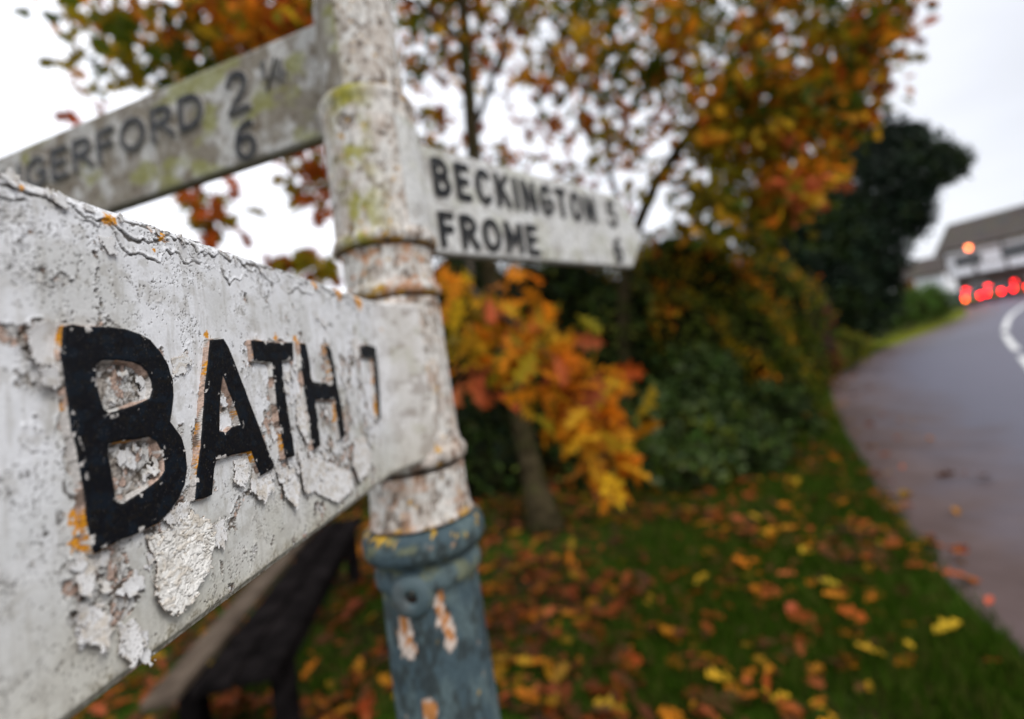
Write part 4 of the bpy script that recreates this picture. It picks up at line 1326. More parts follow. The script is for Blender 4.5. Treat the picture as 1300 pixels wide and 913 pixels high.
# larger oak to the right, its limb leaning out over the verge
z2 = [
 dict(poly=[(700,-60),(1150,-60),(1130,40),(1090,130),(1000,170),(900,190),(800,130),(720,60)], n=330, Z=(5.0, 8.2), m=11, r=.22, pal={'green': 10, 'olive': 9, 'rust': 1.5, 'orange': 2.0, 'yellow': .8}),
 dict(poly=[(660,60),(760,70),(860,180),(870,260),(800,270),(740,200),(680,150)], n=52, Z=(5.2, 7.5), m=8, r=.2, pal={'olive': 4, 'rust': 3, 'orange': 2, 'green': 1}),
 dict(poly=[(900,120),(1080,90),(1105,150),(1060,200),(1030,250),(980,310),(880,300),(860,220)], n=200, Z=(5.2, 7.4), m=12, r=.24, pal={'olive': 7, 'green': 5, 'yellow': 1.5, 'orange': 2.6, 'rust': .7}),
 dict(poly=[(970,160),(1060,180),(1030,250),(980,280)], n=34, Z=(5.0, 6.0), m=10, r=.18, pal={'orange': 5, 'yellow': 2, 'pink': 1}),
 dict(poly=[(1080,10),(1150,10),(1140,60),(1125,130),(1090,150)], n=34, Z=(5.2, 6.6), m=10, r=.17, pal={'rust': 3, 'orange': 3, 'olive': 2}),
 dict(poly=[(1140,-10),(1170,5),(1165,45),(1150,75),(1140,40)], n=5, Z=(5.4, 6.2), m=3, r=.10, pal={'rust': 4, 'orange': 1}),
 dict(poly=[(700,-300),(1180,-300),(1180,-60),(700,-60)], n=90, Z=(5.0, 8.2), m=14, r=.4, pal={'green': 4, 'olive': 4, 'rust': 2, 'orange': 3}),
 dict(poly=[(640,180),(700,190),(780,240),(840,300),(810,330),(740,260)], n=14, Z=(5.6, 7.0), m=6, r=.16, pal={'rust': 3, 'olive': 3}),
]
build_oak('oak_tree', [(800, 585), (795, 480, 6.4), (790, 380, 6.3), (800, 310, 6.3), (835, 225, 6.3), (890, 150, 6.3), (955, 60, 6.4), (985, -90, 6.6)], .095, .05,
          [([(800, 310, 6.3), (770, 200, 6.4), (760, 90, 6.6), (780, -40, 6.8)], .045, .012),
           ([(860, 185, 6.3), (960, 170, 6.2), (1060, 110, 6.1), (1150, 10, 6.0)], .04, .008),
           ([(830, 230, 6.3), (930, 240, 5.9), (1030, 250, 5.7)], .035, .008),
           ([(900, 135, 6.3), (880, 30, 6.9), (900, -90, 7.4)], .04, .012)],
          z2, .185, 'spreading oak with green, olive and rust leaves, its dark limb slanting up to the right', 30)


# ---- shrubs: stems, a near-black core for twigs and inner shade and a skin of leaves
def shrub(name, blobs, nleaf, lsize, tpl, mat, pal, label, cat, seed, base=None, core=True, group=None, jit=.3, stemr=.02, sc=2.0, shell=.75):
    """blobs: (centre xyz, radii xyz)"""
    c0 = np.mean([b_[0] for b_ in blobs], 0)
    if base is None: base = np.array([c0[0], c0[1], float(gz(c0[1])) - .02])
    rt = empty(name, base, label=label, category=cat)
    if group: rt['group'] = group
    vols = np.array([np.prod(b_[1]) ** (2 / 3) for b_ in blobs]); vols /= vols.sum()
    P, Nn = [], []
    for (c_, r_e), v in zip(blobs, vols):
        n_ = int(nleaf * v)
        d = rng.normal(size=(n_, 3)); d /= np.linalg.norm(d, axis=1)[:, None]
        lump = 0.72 + 0.5 * fbm(d[:, 0] * 2.3 + d[:, 2] * 1.7 + seed, d[:, 1] * 2.3 - d[:, 2] * 1.9, seed + 600, 3)
        s_ = (shell + (1 - shell) * rng.random(n_) ** .5)[:, None] * lump[:, None] * (1 + rng.normal(size=(n_, 1)) * .04)
        P.append(np.array(c_) + d * np.array(r_e) * s_); Nn.append(d)
    P = np.concatenate(P); Nn = np.concatenate(Nn)
    ok = P[:, 2] > gz(P[:, 1]) + .02
    # drop leaves deep inside another blob
    for c_, r_e in blobs:
        ok &= (((P - np.array(c_)) / (np.array(r_e) * .5)) ** 2).sum(1) > 1
    P, Nn = P[ok], Nn[ok]
    leaf_cloud('foliage', tpl, P - base, rng.uniform(.7, 1.2, len(P)) * lsize, pal_cols(P, pal, sc, seed, jit), mat, rt, tilt='any', normal=Nn)
    mbs = MB()
    for i, (c_, r_e) in enumerate(blobs):
        a = base + np.array([random.gauss(0, .12), random.gauss(0, .12), 0]); b_ = np.array(c_) + np.array([0, 0, r_e[2] * .4])
        m_ = (a + b_) / 2 + np.array([random.gauss(0, .1), random.gauss(0, .1), 0])
        Pp = resample(np.array([a, m_, b_]), 10)
        mbs.tube(Pp - base, np.linspace(stemr, stemr * .4, 10), 6)
        for j in range(7):
            q = Pp[random.randint(3, 9)]; d = np.array([random.gauss(0, 1), random.gauss(0, 1), abs(random.gauss(0, .7))]); d /= np.linalg.norm(d)
            e_ = np.array(c_) + d * np.array(r_e) * .8
            if e_[2] > gz(e_[1]): mbs.tube(np.array([q, (q + e_) / 2 + np.array([0, 0, .05]), e_]) - base, [stemr * .4, stemr * .3, stemr * .15], 5, cap=False)
    mbs.build('stems', M_twig, rt, True)
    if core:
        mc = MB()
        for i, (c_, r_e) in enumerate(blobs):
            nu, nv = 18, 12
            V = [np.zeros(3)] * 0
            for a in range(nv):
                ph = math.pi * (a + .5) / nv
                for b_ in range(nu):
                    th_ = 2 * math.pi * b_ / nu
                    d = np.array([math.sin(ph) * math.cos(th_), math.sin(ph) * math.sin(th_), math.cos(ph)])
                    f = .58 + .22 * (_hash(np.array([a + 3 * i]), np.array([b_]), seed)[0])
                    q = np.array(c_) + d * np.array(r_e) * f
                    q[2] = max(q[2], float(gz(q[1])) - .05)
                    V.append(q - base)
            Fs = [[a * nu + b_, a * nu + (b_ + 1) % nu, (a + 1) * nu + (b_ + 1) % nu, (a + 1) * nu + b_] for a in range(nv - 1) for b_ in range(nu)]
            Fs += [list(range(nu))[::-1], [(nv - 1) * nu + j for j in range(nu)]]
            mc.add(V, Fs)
        mc.build('shade_core', M_core, rt, False)  # solid core for the twigs, with the shade between them in its colour
    return rt


PAL.update({'laurel': (0.018, 0.030, 0.006), 'laurel_pale': (0.065, 0.090, 0.035), 'laurel_mid': (0.034, 0.058, 0.010), 'holly': (0.006, 0.012, 0.006), 'holly_mid': (0.022, 0.036, 0.020), 'moss': (0.10, 0.12, 0.02), 'privet': (0.060, 0.12, 0.015), 'privet_light': (0.11, 0.17, 0.03), 'purple': (0.07, 0.035, 0.03)})


def blob(px, py, Z, rx, ry, rz): return (Wp(px, py, Z), (rx, ry, rz))


shrub('laurel_bush', [blob(930, 575, 5.6, .65, .7, .6), blob(860, 560, 5.3, .6, .6, .7), blob(985, 545, 6.4, .55, .6, .7), blob(885, 490, 6.2, .6, .6, .6), blob(870, 610, 4.9, .5, .45, .5), blob(945, 600, 5.1, .45, .45, .5)], 9500, .10, OVAL, M_evergreen,
      {'laurel': 3, 'laurel_mid': 4, 'laurel_pale': 1.6, 'green': 1}, 'loose dark green laurel bush standing right of the orange bough', 'bush', 50)
shrub('holly_bush', [blob(590, 450, 7.2, 1.0, .8, 1.4), blob(700, 420, 7.4, 1.2, .8, 1.5), blob(560, 575, 6.0, .8, .6, .8), blob(625, 600, 5.8, .6, .4, .6), blob(660, 530, 6.8, .9, .6, 1.0), blob(610, 395, 7.6, 1.2, .8, 1.0), blob(585, 385, 8.0, 1.2, .8, 1.2), blob(720, 385, 7.8, 1.1, .8, .9)], 12000, .10, OVAL, M_evergreen,
      {'laurel': 5, 'holly': 3, 'laurel_mid': 2, 'moss': .6}, 'tall almost black evergreen bush behind the slim oak trunk', 'bush', 52)
shrub('yew_bush', [blob(790, 450, 6.9, .9, .8, 1.3), blob(760, 570, 6.0, .7, .6, .8), blob(780, 610, 5.2, .5, .4, .5), blob(850, 400, 7.6, 1.0, .8, 1.3)], 7000, .09, OVAL, M_evergreen,
      {'laurel': 5, 'laurel_mid': 4, 'moss': 2.5}, 'mossy dark green bush between the orange bough and the laurel bush', 'bush', 54)
shrub('beech_bush', [blob(880, 380, 7.6, 1.1, 1.0, 1.0), blob(955, 395, 8.0, 1.0, 1.0, 1.1), blob(985, 455, 8.2, .7, .8, .9), blob(820, 380, 8.4, 1.2, 1.0, .9), blob(940, 440, 6.9, .75, .6, .8), blob(700, 385, 8.8, 1.5, .8, .9), blob(860, 345, 7.8, 1.0, .8, .8), blob(985, 500, 6.9, .6, .6, .7), blob(870, 430, 6.6, .7, .6, .7)], 17000, .10, OVAL, M_leaf,
      {'green': 6, 'moss': 4, 'olive': 6, 'yellow': 1.5, 'orange': 2, 'rust': .5}, 'spreading olive and orange leaved beech bush rising behind the laurel', 'bush', 56)
shrub('bare_bush', [blob(1000, 400, 10.5, .9, .8, 1.1), blob(1025, 455, 10.0, .7, .6, .8)], 3500, .09, OVAL, M_leaf,
      {'purple': 4, 'rust': 1, 'olive': 2, 'brown': 2}, 'thin purplish-brown bush in front of the dark evergreen tree', 'bush', 58)
shrub('privet_bush', [blob(1060, 445, 12.5, .9, .8, .6), blob(1035, 455, 11.9, .8, .7, .55)], 3500, .08, OVAL, M_leaf,
      {'green': 3, 'olive': 3, 'moss': 2}, 'low mossy green bush at the turn of the verge', 'bush', 60)
for i, (px_, Z_, s_, lb) in enumerate([(380, 9, 1.5, 'dark hedge plant hidden left of the post, nearest the post'), (170, 10, 1.6, 'dark hedge plant far left behind the sign arm'), (470, 8.2, 1.2, 'dark bush seen through the gap left of the post')]):
    c_ = Wp(px_, 500, Z_); c_[2] = 1.0
    shrub('hedge_bush', [(c_, (s_, .9, 1.3))], 3500, .11, OVAL, M_evergreen, {'laurel': 4, 'holly': 3, 'moss': 1}, lb, 'bush', 62 + i)

# the large dark evergreen tree
eb = [blob(1090, 250, 17, 2.2, 2.0, 2.2), blob(1150, 215, 17, 1.6, 1.4, 1.4), blob(1040, 290, 17, 1.6, 1.5, 2.2), blob(1080, 320, 16.5, 1.7, 1.6, 2.0), blob(1055, 372, 16, 1.3, 1.2, 1.4),
      blob(1020, 350, 16.5, 1.3, 1.3, 1.8), blob(1145, 275, 17, 1.0, 1.0, 1.0), blob(1190, 212, 17.2, 1.1, .9, .8), blob(1100, 185, 17.4, 1.4, 1.3, 1.0), blob(1150, 178, 17.2, .7, .7, .6), blob(1098, 335, 17, 1.1, 1.0, 1.6), blob(1088, 372, 17, 1.5, 1.2, 1.7), blob(1000, 300, 17.5, 1.6, 1.2, 2.6), blob(1010, 400, 16.5, 1.4, 1.2, 1.6)]
tb = Gp(1085, 440)
rt = empty('holm_oak_tree', tb, label='big dark evergreen tree standing where the verge bends towards the houses', category='tree')
P, Nn = [], []
for c_, re in eb:
    n_ = int(3600 * (re[0] * re[2]) / 3.5) + 600
    d = rng.normal(size=(n_, 3)); d /= np.linalg.norm(d, axis=1)[:, None]
    lump = 0.70 + 0.55 * fbm(d[:, 0] * 2.8 + d[:, 2] * 2.1 + c_[0], d[:, 1] * 2.8 - d[:, 2] * 2.3, 710, 3)
    P.append(c_ + d * np.array(re) * (.62 + .38 * rng.random((n_, 1)) ** .6) * lump[:, None]); Nn.append(d)
P = np.concatenate(P); Nn = np.concatenate(Nn); ok = P[:, 2] > gz(P[:, 1]) + .1; P, Nn = P[ok], Nn[ok]
leaf_cloud('crown', OVAL, P - tb, rng.uniform(.7, 1.3, len(P)) * .19, pal_cols(P, {'holly': 6, 'holly_mid': 3, 'laurel': 2}, .9, 70), M_evergreen, rt, tilt='any', normal=Nn)
TP = resample(np.array([tb - [0, 0, .1], tb + [0.1, 0, 1.5], Wp(1085, 330, 16.8), Wp(1100, 230, 17)]), 16)
mb = MB().tube(TP - tb, np.linspace(.28, .09, 16), 12)
mb.build('trunk', M_bark, rt, True)
mb = MB()
for c_, re in eb:
    a = TP[random.randint(4, 13)]
    mb.tube(np.array([a, (a + c_) / 2 + [0, 0, .15], c_]) - tb, [.08, .05, .02], 6)
    for _ in range(14):
        d = rng.normal(size=3); d /= np.linalg.norm(d)
        mb.tube(np.array([c_, c_ + d * np.array(re) * .4, c_ + d * np.array(re) * .85]) - tb, [.03, .02, .006], 4, cap=False)
mb.build('branches', M_twig, rt, True)

# clipped green bush at the far verge
hb = [blob(1180, 386, 25, 1.15, 1.0, 1.15), blob(1152, 390, 24, 1.1, 1.0, 1.1), blob(1128, 396, 23, 1.0, 1.0, 1.0), blob(1100, 400, 22, 1.2, 1.0, 1.0)]
shrub('clipped_bush', hb, 8000, .13, OVALS, M_evergreen, {'privet': 5, 'privet_light': 2, 'laurel_mid': 2}, 'rounded green bush on the verge in front of the cottage', 'bush', 80, stemr=.03)

# far line of trees beyond the houses and all round the horizon
for i in range(26):
    az = -100 + i * 8.2
    if 30 < az < 62: R0 = 110
    else: R0 = 60
    R0 += random.uniform(-6, 10)
    x_, y_ = R0 * math.sin(math.radians(az)), R0 * math.cos(math.radians(az))
    if abs(edge_dist(np.array([x_]), np.array([y_]))[0]) < 7: continue
    if 36 < az < 62 : continue
    z_ = float(gz(y_)); h_ = random.uniform(2.0, 3.2)
    base = np.array([x_, y_, z_])
    rt = empty('distant_tree', base, label='distant dark tree on the horizon beyond the verge', category='tree', group='distant trees round the horizon')
    n_ = 900
    d = rng.normal(size=(n_, 3)); d /= np.linalg.norm(d, axis=1)[:, None]
    lump = .7 + .5 * fbm(d[:, 0] * 2 + i, d[:, 1] * 2 + d[:, 2] * 2, 800, 3)
    P = d * np.array([4.5, 4.0, h_ * .8]) * lump[:, None] * (.6 + .4 * rng.random((n_, 1))) + [0, 0, h_]
    P[:, 2] = np.maximum(P[:, 2], .1)
    leaf_cloud('crown', OVALS, P, rng.uniform(.6, 1.2, n_) * .9, pal_cols(P + base, {'laurel': 4, 'olive': 1, 'moss': 1}, .3, 81), M_evergreen, rt, tilt='any', normal=d)
    MB().tube([(0, 0, -.1), (.05, 0, h_ * .6), (0, .1, h_)], [.3, .2, .1], 8).build('trunk', M_bark, rt, True)

# ================================================================ GRASS AND LEAVES ON THE GROUND
SHADE_PX = [(560, 700), (700, 700), (800, 690), (950, 660), (1030, 560)]


def scatter_ground(n_, x0, x1, y0, y1, dens):
    out_ = []
    while sum(len(o_) for o_ in out_) < n_:
        q = np.stack([rng.uniform(x0, x1, 60000), rng.uniform(y0, y1, 60000)], 1)
        out_.append(q[rng.random(60000) < dens(q[:, 0], q[:, 1])])
    return np.concatenate(out_)[:n_]


def cover(x, y):
    """1 on the open verge, near 0 under the bushes"""
    ed = -edge_dist(x, y)
    return ed


def grass_d(x, y):
    ed = -edge_dist(x, y)
    r = np.hypot(x, y)
    g_ = sstep(0.0, 0.12, ed) * (0.35 + 0.65 * sstep(.38, .55, fbm(x * 1.2, y * 1.2, 900, 3))) * (.22 + .78 * sstep(2.6, 1.1, ed)) 
    g_ = np.maximum(g_, .12 * (y < 4.6) * (ed > 0))
    return g_ * np.clip((3.2 / np.maximum(r, 1.2)) ** 1.6, 0, 1) * (r > .7)


gp = scatter_ground(95000, -4, 14, 0.8, 20, grass_d)
n_ = len(gp)
hgt = rng.uniform(.025, .07, n_) * (1 + .06 * gp[:, 1])
az = rng.uniform(0, 6.283, n_); ln = rng.normal(size=(n_, 2)) * .35
wd_ = rng.uniform(.0025, .005, n_) * (1 + .15 * gp[:, 1])
zb = gz(gp[:, 1]) - .02
B0 = np.stack([gp[:, 0] - np.cos(az) * wd_, gp[:, 1] - np.sin(az) * wd_, zb], 1)
B1 = np.stack([gp[:, 0] + np.cos(az) * wd_, gp[:, 1] + np.sin(az) * wd_, zb], 1)
T1 = np.stack([gp[:, 0] + ln[:, 0] * hgt, gp[:, 1] + ln[:, 1] * hgt, zb + .02 + hgt], 1)
V = np.stack([B0, B1, T1], 1).reshape(-1, 3)
gc = np.array([0.029, 0.062, 0.003]) * (0.6 + .9 * rng.random((n_, 1)))
gc = mixc(gc, (0.10, 0.10, 0.02), (rng.random(n_) < .2) * .8)
me = mesh_np('grass', V, np.arange(3 * n_).reshape(-1, 3), col=np.repeat(gc, 3, 0), smooth=False)
link('grass', me, None, M_grass, kind='stuff', label='short green grass of the verge')


def litter_d(x, y):
    ed = -edge_dist(x, y)
    r = np.hypot(x, y)
    a = sstep(-.12, .02, ed) * (0.30 + 0.9 * sstep(.40, .62, fbm(x * .9 + 3, y * .9, 950, 4)))
    a = a * (.5 + 1.4 * sstep(.50, .62, fbm(x * 2.6 + 9, y * 2.6, 960, 3)))
    a = a * (0.30 + .70 * sstep(0.4, 1.3, ed) + .5 * sstep(4.2, 5.5, y) * sstep(0.1, .6, ed)) * (1 + .5 * sstep(1.5, 3.0, ed))
    return np.clip(a, 0, 1) * np.clip((3.6 / np.maximum(r, 1.5)) ** .9, 0, 1) * (r > .6)


lp = scatter_ground(19000, -5, 14, 0.9, 19, litter_d)
lp2 = scatter_ground(70, 0, 12, 1.5, 16, lambda x, y: sstep(1.0, 0.0, edge_dist(x, y)) * (edge_dist(x, y) > 0))
lp = np.concatenate([lp, lp2])
P = np.stack([lp[:, 0], lp[:, 1], gz(lp[:, 1]) + rng.uniform(.005, .035, len(lp))], 1)
lc = pal_cols(P, {'brown': 6, 'rust': 5, 'orange': 2.6, 'yellow': 1, 'pink': 1.2}, 5, 90, .35)
sh = rng.permutation(len(lc)); mixm = rng.random(len(lc)) < .6
lc[mixm] = lc[sh][mixm]
leaf_cloud('fallen_leaves', CURLED, P, (.045 + .105 * rng.random(len(P)) ** 1.4), lc * (.40 + .26 * sstep(2.0, .6, -edge_dist(P[:, 0], P[:, 1])) * 1.0)[:, None], M_litter, None, tilt='flat', kind='stuff', label='fallen rust and orange leaves strewn over the grass')  # colour dimmed away from the road, tree shade painted into the leaves

# ================================================================ THE FAR SIDE OF THE ROAD
M_plaster = noise_mat('white_plaster', (0.80, 0.81, 0.85), (0.86, 0.87, 0.90), 1.5, 0.9, 0.15, 0.01)
M_timber = noise_mat('dark_timber', (0.025, 0.020, 0.018), (0.06, 0.045, 0.04), 6, 0.8, 0.3, 0.01)
M_stone = noise_mat('brown_stone', (0.050, 0.036, 0.032), (0.11, 0.080, 0.068), 3.5, 0.9, 0.6, 0.03, detail=8)
M_brick = noise_mat('orange_brick', (0.28, 0.10, 0.04), (0.40, 0.17, 0.07), 5, 0.9, 0.3, 0.01)
M_glass = noise_mat('window_glass', (0.015, 0.017, 0.02), (0.04, 0.045, 0.05), 2, 0.12, 0.0, 0, spec=0.6)
M_frame = noise_mat('window_frame', (0.5, 0.5, 0.5), (0.6, 0.6, 0.6), 4, 0.6, 0)


def tile_mat(name, c1, c2):
    m, t, p, o = newmat(name)
    tcn = N(t, 'ShaderNodeTexCoord')
    br = N(t, 'ShaderNodeTexBrick'); br.inputs['Scale'].default_value = 1.0
    br.inputs['Brick Width'].default_value = .32; br.inputs['Row Height'].default_value = .22; br.inputs['Mortar Size'].default_value = .02
    br.inputs['Color1'].default_value = (*c1, 1); br.inputs['Color2'].default_value = (*c2, 1); br.inputs['Mortar'].default_value = (c1[0] * .3, c1[1] * .3, c1[2] * .3, 1)
    t.links.new(tcn.outputs['Object'], br.inputs['Vector'])
    n_ = N(t, 'ShaderNodeTexNoise'); n_.inputs['Scale'].default_value = 1.3; n_.inputs['Detail'].default_value = 6
    t.links.new(tcn.outputs['Object'], n_.inputs['Vector'])
    m_ = N(t, 'ShaderNodeMixRGB', blend_type='MULTIPLY'); m_.inputs['Fac'].default_value = .7
    t.links.new(br.outputs['Color'], m_.inputs['Color1']); t.links.new(n_.outputs['Color'], m_.inputs['Color2'])
    g_ = N(t, 'ShaderNodeMixRGB'); g_.inputs['Color2'].default_value = (.05, .045, .028, 1)
    r_ = N(t, 'ShaderNodeMapRange'); r_.inputs['From Min'].default_value = .5; r_.inputs['From Max'].default_value = .7
    t.links.new(n_.outputs['Fac'], r_.inputs['Value']); t.links.new(r_.outputs[0], g_.inputs['Fac']); t.links.new(m_.outputs[0], g_.inputs['Color1'])
    t.links.new(g_.outputs[0], p.inputs['Base Color'])
    p.inputs['Roughness'].default_value = .85
    return m


M_tile = tile_mat('roof_tiles', (.085, .062, .052), (.12, .090, .075))

# timber-framed house
hL, hR = Wp(1196, 320, 47), Wp(1300, 293, 41.5)
e = (hR - hL)[:2]; e /= np.linalg.norm(e)
ang_h = math.atan2(e[1], e[0])
gh = float(gz(hL[1]))
house = empty('timbered_house', (hL[0], hL[1], gh), ang_h, label='old timber-framed house with white plaster upper storey and long tiled roof', category='house')
LEN, DEP = 22.0, 7.0
J, EV, RD_ = 3.25 - gh, 6.3 - gh, 9.15 - gh        # jetty, eaves and ridge above the house's ground
MB().box((LEN / 2 + .15, DEP / 2 + .35, J / 2), (LEN - .3, DEP - .3, J)).build('stone_wall', M_stone, house)
MB().box((LEN / 2, DEP / 2, (J + EV) / 2 + .005), (LEN, DEP, EV - J - .01)).build('plaster_wall', M_plaster, house)
rb_ = MB()
rb_.prism([(0, 0)] * 0 or [(-.45, EV - .12), (DEP / 2, RD_), (DEP + .45, EV - .12), (DEP + .45, EV - .34), (DEP / 2, RD_ - .25), (-.45, EV - .34)], -.5, LEN + .5, M=[[0, 1, 0], [1, 0, 0], [0, 0, 1]])
rf = MB()
for side in (0, 1):
    y0_, y1_ = (-.45, DEP / 2) if side == 0 else (DEP + .45, DEP / 2)
    a = np.array([(-.5, y0_, EV - .22), (LEN + .5, y0_, EV - .22), (LEN + .5, y1_, RD_), (-.5, y1_, RD_)])
    b_ = a - [0, 0, .18]
    rf.add(np.concatenate([a, b_]), [[0, 1, 2, 3], [7, 6, 5, 4], [0, 4, 5, 1], [1, 5, 6, 2], [2, 6, 7, 3], [3, 7, 4, 0]])
roof = rf.build('roof', M_tile, house)
for xx in (.02, LEN - .12):
    ga = MB()
    ga.add([(xx, 0.02, EV), (xx, DEP - .02, EV), (xx, DEP / 2, RD_ - .25), (xx + .1, 0.02, EV), (xx + .1, DEP - .02, EV), (xx + .1, DEP / 2, RD_ - .25)], [[0, 1, 2], [5, 4, 3], [0, 3, 4, 1], [1, 4, 5, 2], [2, 5, 3, 0]])
    ga.build('gable', M_stone, house)
MB().box((6.3, DEP / 2, RD_ + .1), (.8, .7, 1.3), bev=.03).box((6.3, DEP / 2, RD_ + .8), (.95, .85, .14), bev=.03).build('chimney', M_stone, roof)
tb_ = MB()
hz_ = EV - J
for zz in (J + .09, J + hz_ * .34, J + hz_ * .68): tb_.box((LEN / 2, -.02, zz), (LEN + .06, .12, .15))
for i in range(11):
    tb_.box((.08 + i * 2.18, -.021, (J + EV) / 2 - .06), (.14, .13, hz_ - .25))
tb_.build('timber_frame', M_timber, house)
for i, xx in enumerate((1.25, 4.7, 7.0, 10.45, 13.9, 17.3)):
    wv = MB().box((xx + .55, -.045, J + hz_ * .51), (2.0, .10, hz_ * .32)).build('window', M_timber, house)
    MB().box((xx + .55, -.10, J + hz_ * .51), (1.84, .02, hz_ * .32 - .12)).build('pane', M_glass, wv)
for xx in (2.0, 6.0, 12.0):
    wv = MB().box((xx, .48, J * .52), (1.2, .12, 1.0)).build('window', M_frame, house)
    MB().box((xx, .41, J * .52), (1.06, .02, .86)).build('pane', M_glass, wv)
dr = MB().box((4.2, .47, 1.0), (.95, .10, 2.0)).build('door', M_timber, house)
MB().tube([(4.52, .40, 1.0), (4.52, .36, 1.0), (4.42, .36, 1.0)], .02, 6).build('handle', M_glass, dr)

# cottage to its left, half white and half orange brick
cL, cR = Wp(1136, 350, 56), Wp(1196, 345, 52)
e2 = (cR - cL)[:2]; lc_ = np.linalg.norm(e2); e2 /= lc_
gc_ = float(gz(cL[1]))
cot = empty('cottage', (cL[0], cL[1], gc_), math.atan2(e2[1], e2[0]), label='small grey-roofed cottage, white walled with an orange brick end, left of the timbered house', category='house')
eh, rh = 3.55, 5.7
wl = lc_
MB().box((wl * .7, 2.6, eh / 2), (wl * .6, 5.2, eh)).build('white_wall', M_plaster, cot)
MB().box((wl * .2, 2.62, eh / 2 - .01), (wl * .4 - .01, 5.1, eh - .02)).build('brick_wall', M_brick, cot)
rf = MB()
for y0_, y1_ in ((-.3, 2.6), (5.5, 2.6)):
    a = np.array([(-.3, y0_, eh - .1), (wl + .3, y0_, eh - .1), (wl + .3, y1_, rh), (-.3, y1_, rh)]); b_ = a - [0, 0, .15]
    rf.add(np.concatenate([a, b_]), [[0, 1, 2, 3], [7, 6, 5, 4], [0, 4, 5, 1], [1, 5, 6, 2], [2, 6, 7, 3], [3, 7, 4, 0]])
rf.build('roof', M_tile, cot)
for xx in (.02, wl - .12):
    ga = MB()
    ga.add([(xx, 0.02, eh), (xx, 5.1, eh), (xx, 2.6, rh - .2), (xx + .1, 0.02, eh), (xx + .1, 5.1, eh), (xx + .1, 2.6, rh - .2)], [[0, 1, 2], [5, 4, 3], [0, 3, 4, 1], [1, 4, 5, 2], [2, 5, 3, 0]])
    ga.build('gable', M_brick, cot)
wv = MB().box((wl * .72, -.03, 1.7), (1.3, .1, 1.1)).build('window', M_frame, cot)
MB().box((wl * .72, -.09, 1.7), (1.14, .02, .94)).build('pane', M_glass, wv)
dr = MB().box((wl * .2, -.02, 1.02), (.95, .1, 2.04)).build('door', M_timber, cot)

# street lamp in front of the house
M_metal = noise_mat('painted_metal', (.03, .035, .03), (.05, .055, .05), 8, .5, .1)
lt = Wp(1229.5, 314.5, 43)
lb_ = np.array([lt[0], lt[1], float(gz(lt[1]))])
lamp = empty('street_lamp', lb_, label='lit orange street lamp on a slim dark post before the timbered house', category='street lamp')
hh_ = lt[2] - lb_[2]
MB().lathe([(.09, -.05), (.09, .5), (.05, .6), (.04, hh_ - .3), (.05, hh_ - .25), (.05, hh_ - .22)], 14).build('post', M_metal, lamp, True)
MB().lathe([(.05, hh_ - .22), (.12, hh_ - .18), (.17, hh_ + .14), (.05, hh_ + .145)], 8).build('lantern', emit_mat('lit_lantern_glass', (1.0, .18, .05), 8, (.6, .4, .2)), lamp)
MB().lathe([(.19, hh_ + .15), (.19, hh_ + .17), (.04, hh_ + .28), (.02, hh_ + .34)], 8).build('lantern_cap', M_metal, lamp)

# cars waiting in line: their tail lamps are what the photograph shows
M_tyre = noise_mat('tyre_rubber', (.012, .012, .012), (.025, .025, .025), 10, .8, .2)
M_rim = noise_mat('wheel_rim', (.3, .3, .31), (.4, .4, .41), 4, .35, 0)
M_red = emit_mat('lit_tail_lamp', (1.0, .002, .003), 26)
M_amber = emit_mat('lit_indicator', (1.0, .20, .01), 14)
M_plate = noise_mat('number_plate', (.6, .5, .06), (.65, .55, .08), 4, .5, 0)
M_car = [noise_mat('car_paint_dark', (.03, .032, .04), (.035, .037, .045), 3, .25, 0, spec=.6), noise_mat('car_paint_silver', (.16, .16, .17), (.18, .18, .19), 3, .25, 0, spec=.6), noise_mat('car_paint_maroon', (.07, .012, .015), (.08, .015, .018), 3, .25, 0, spec=.6)]


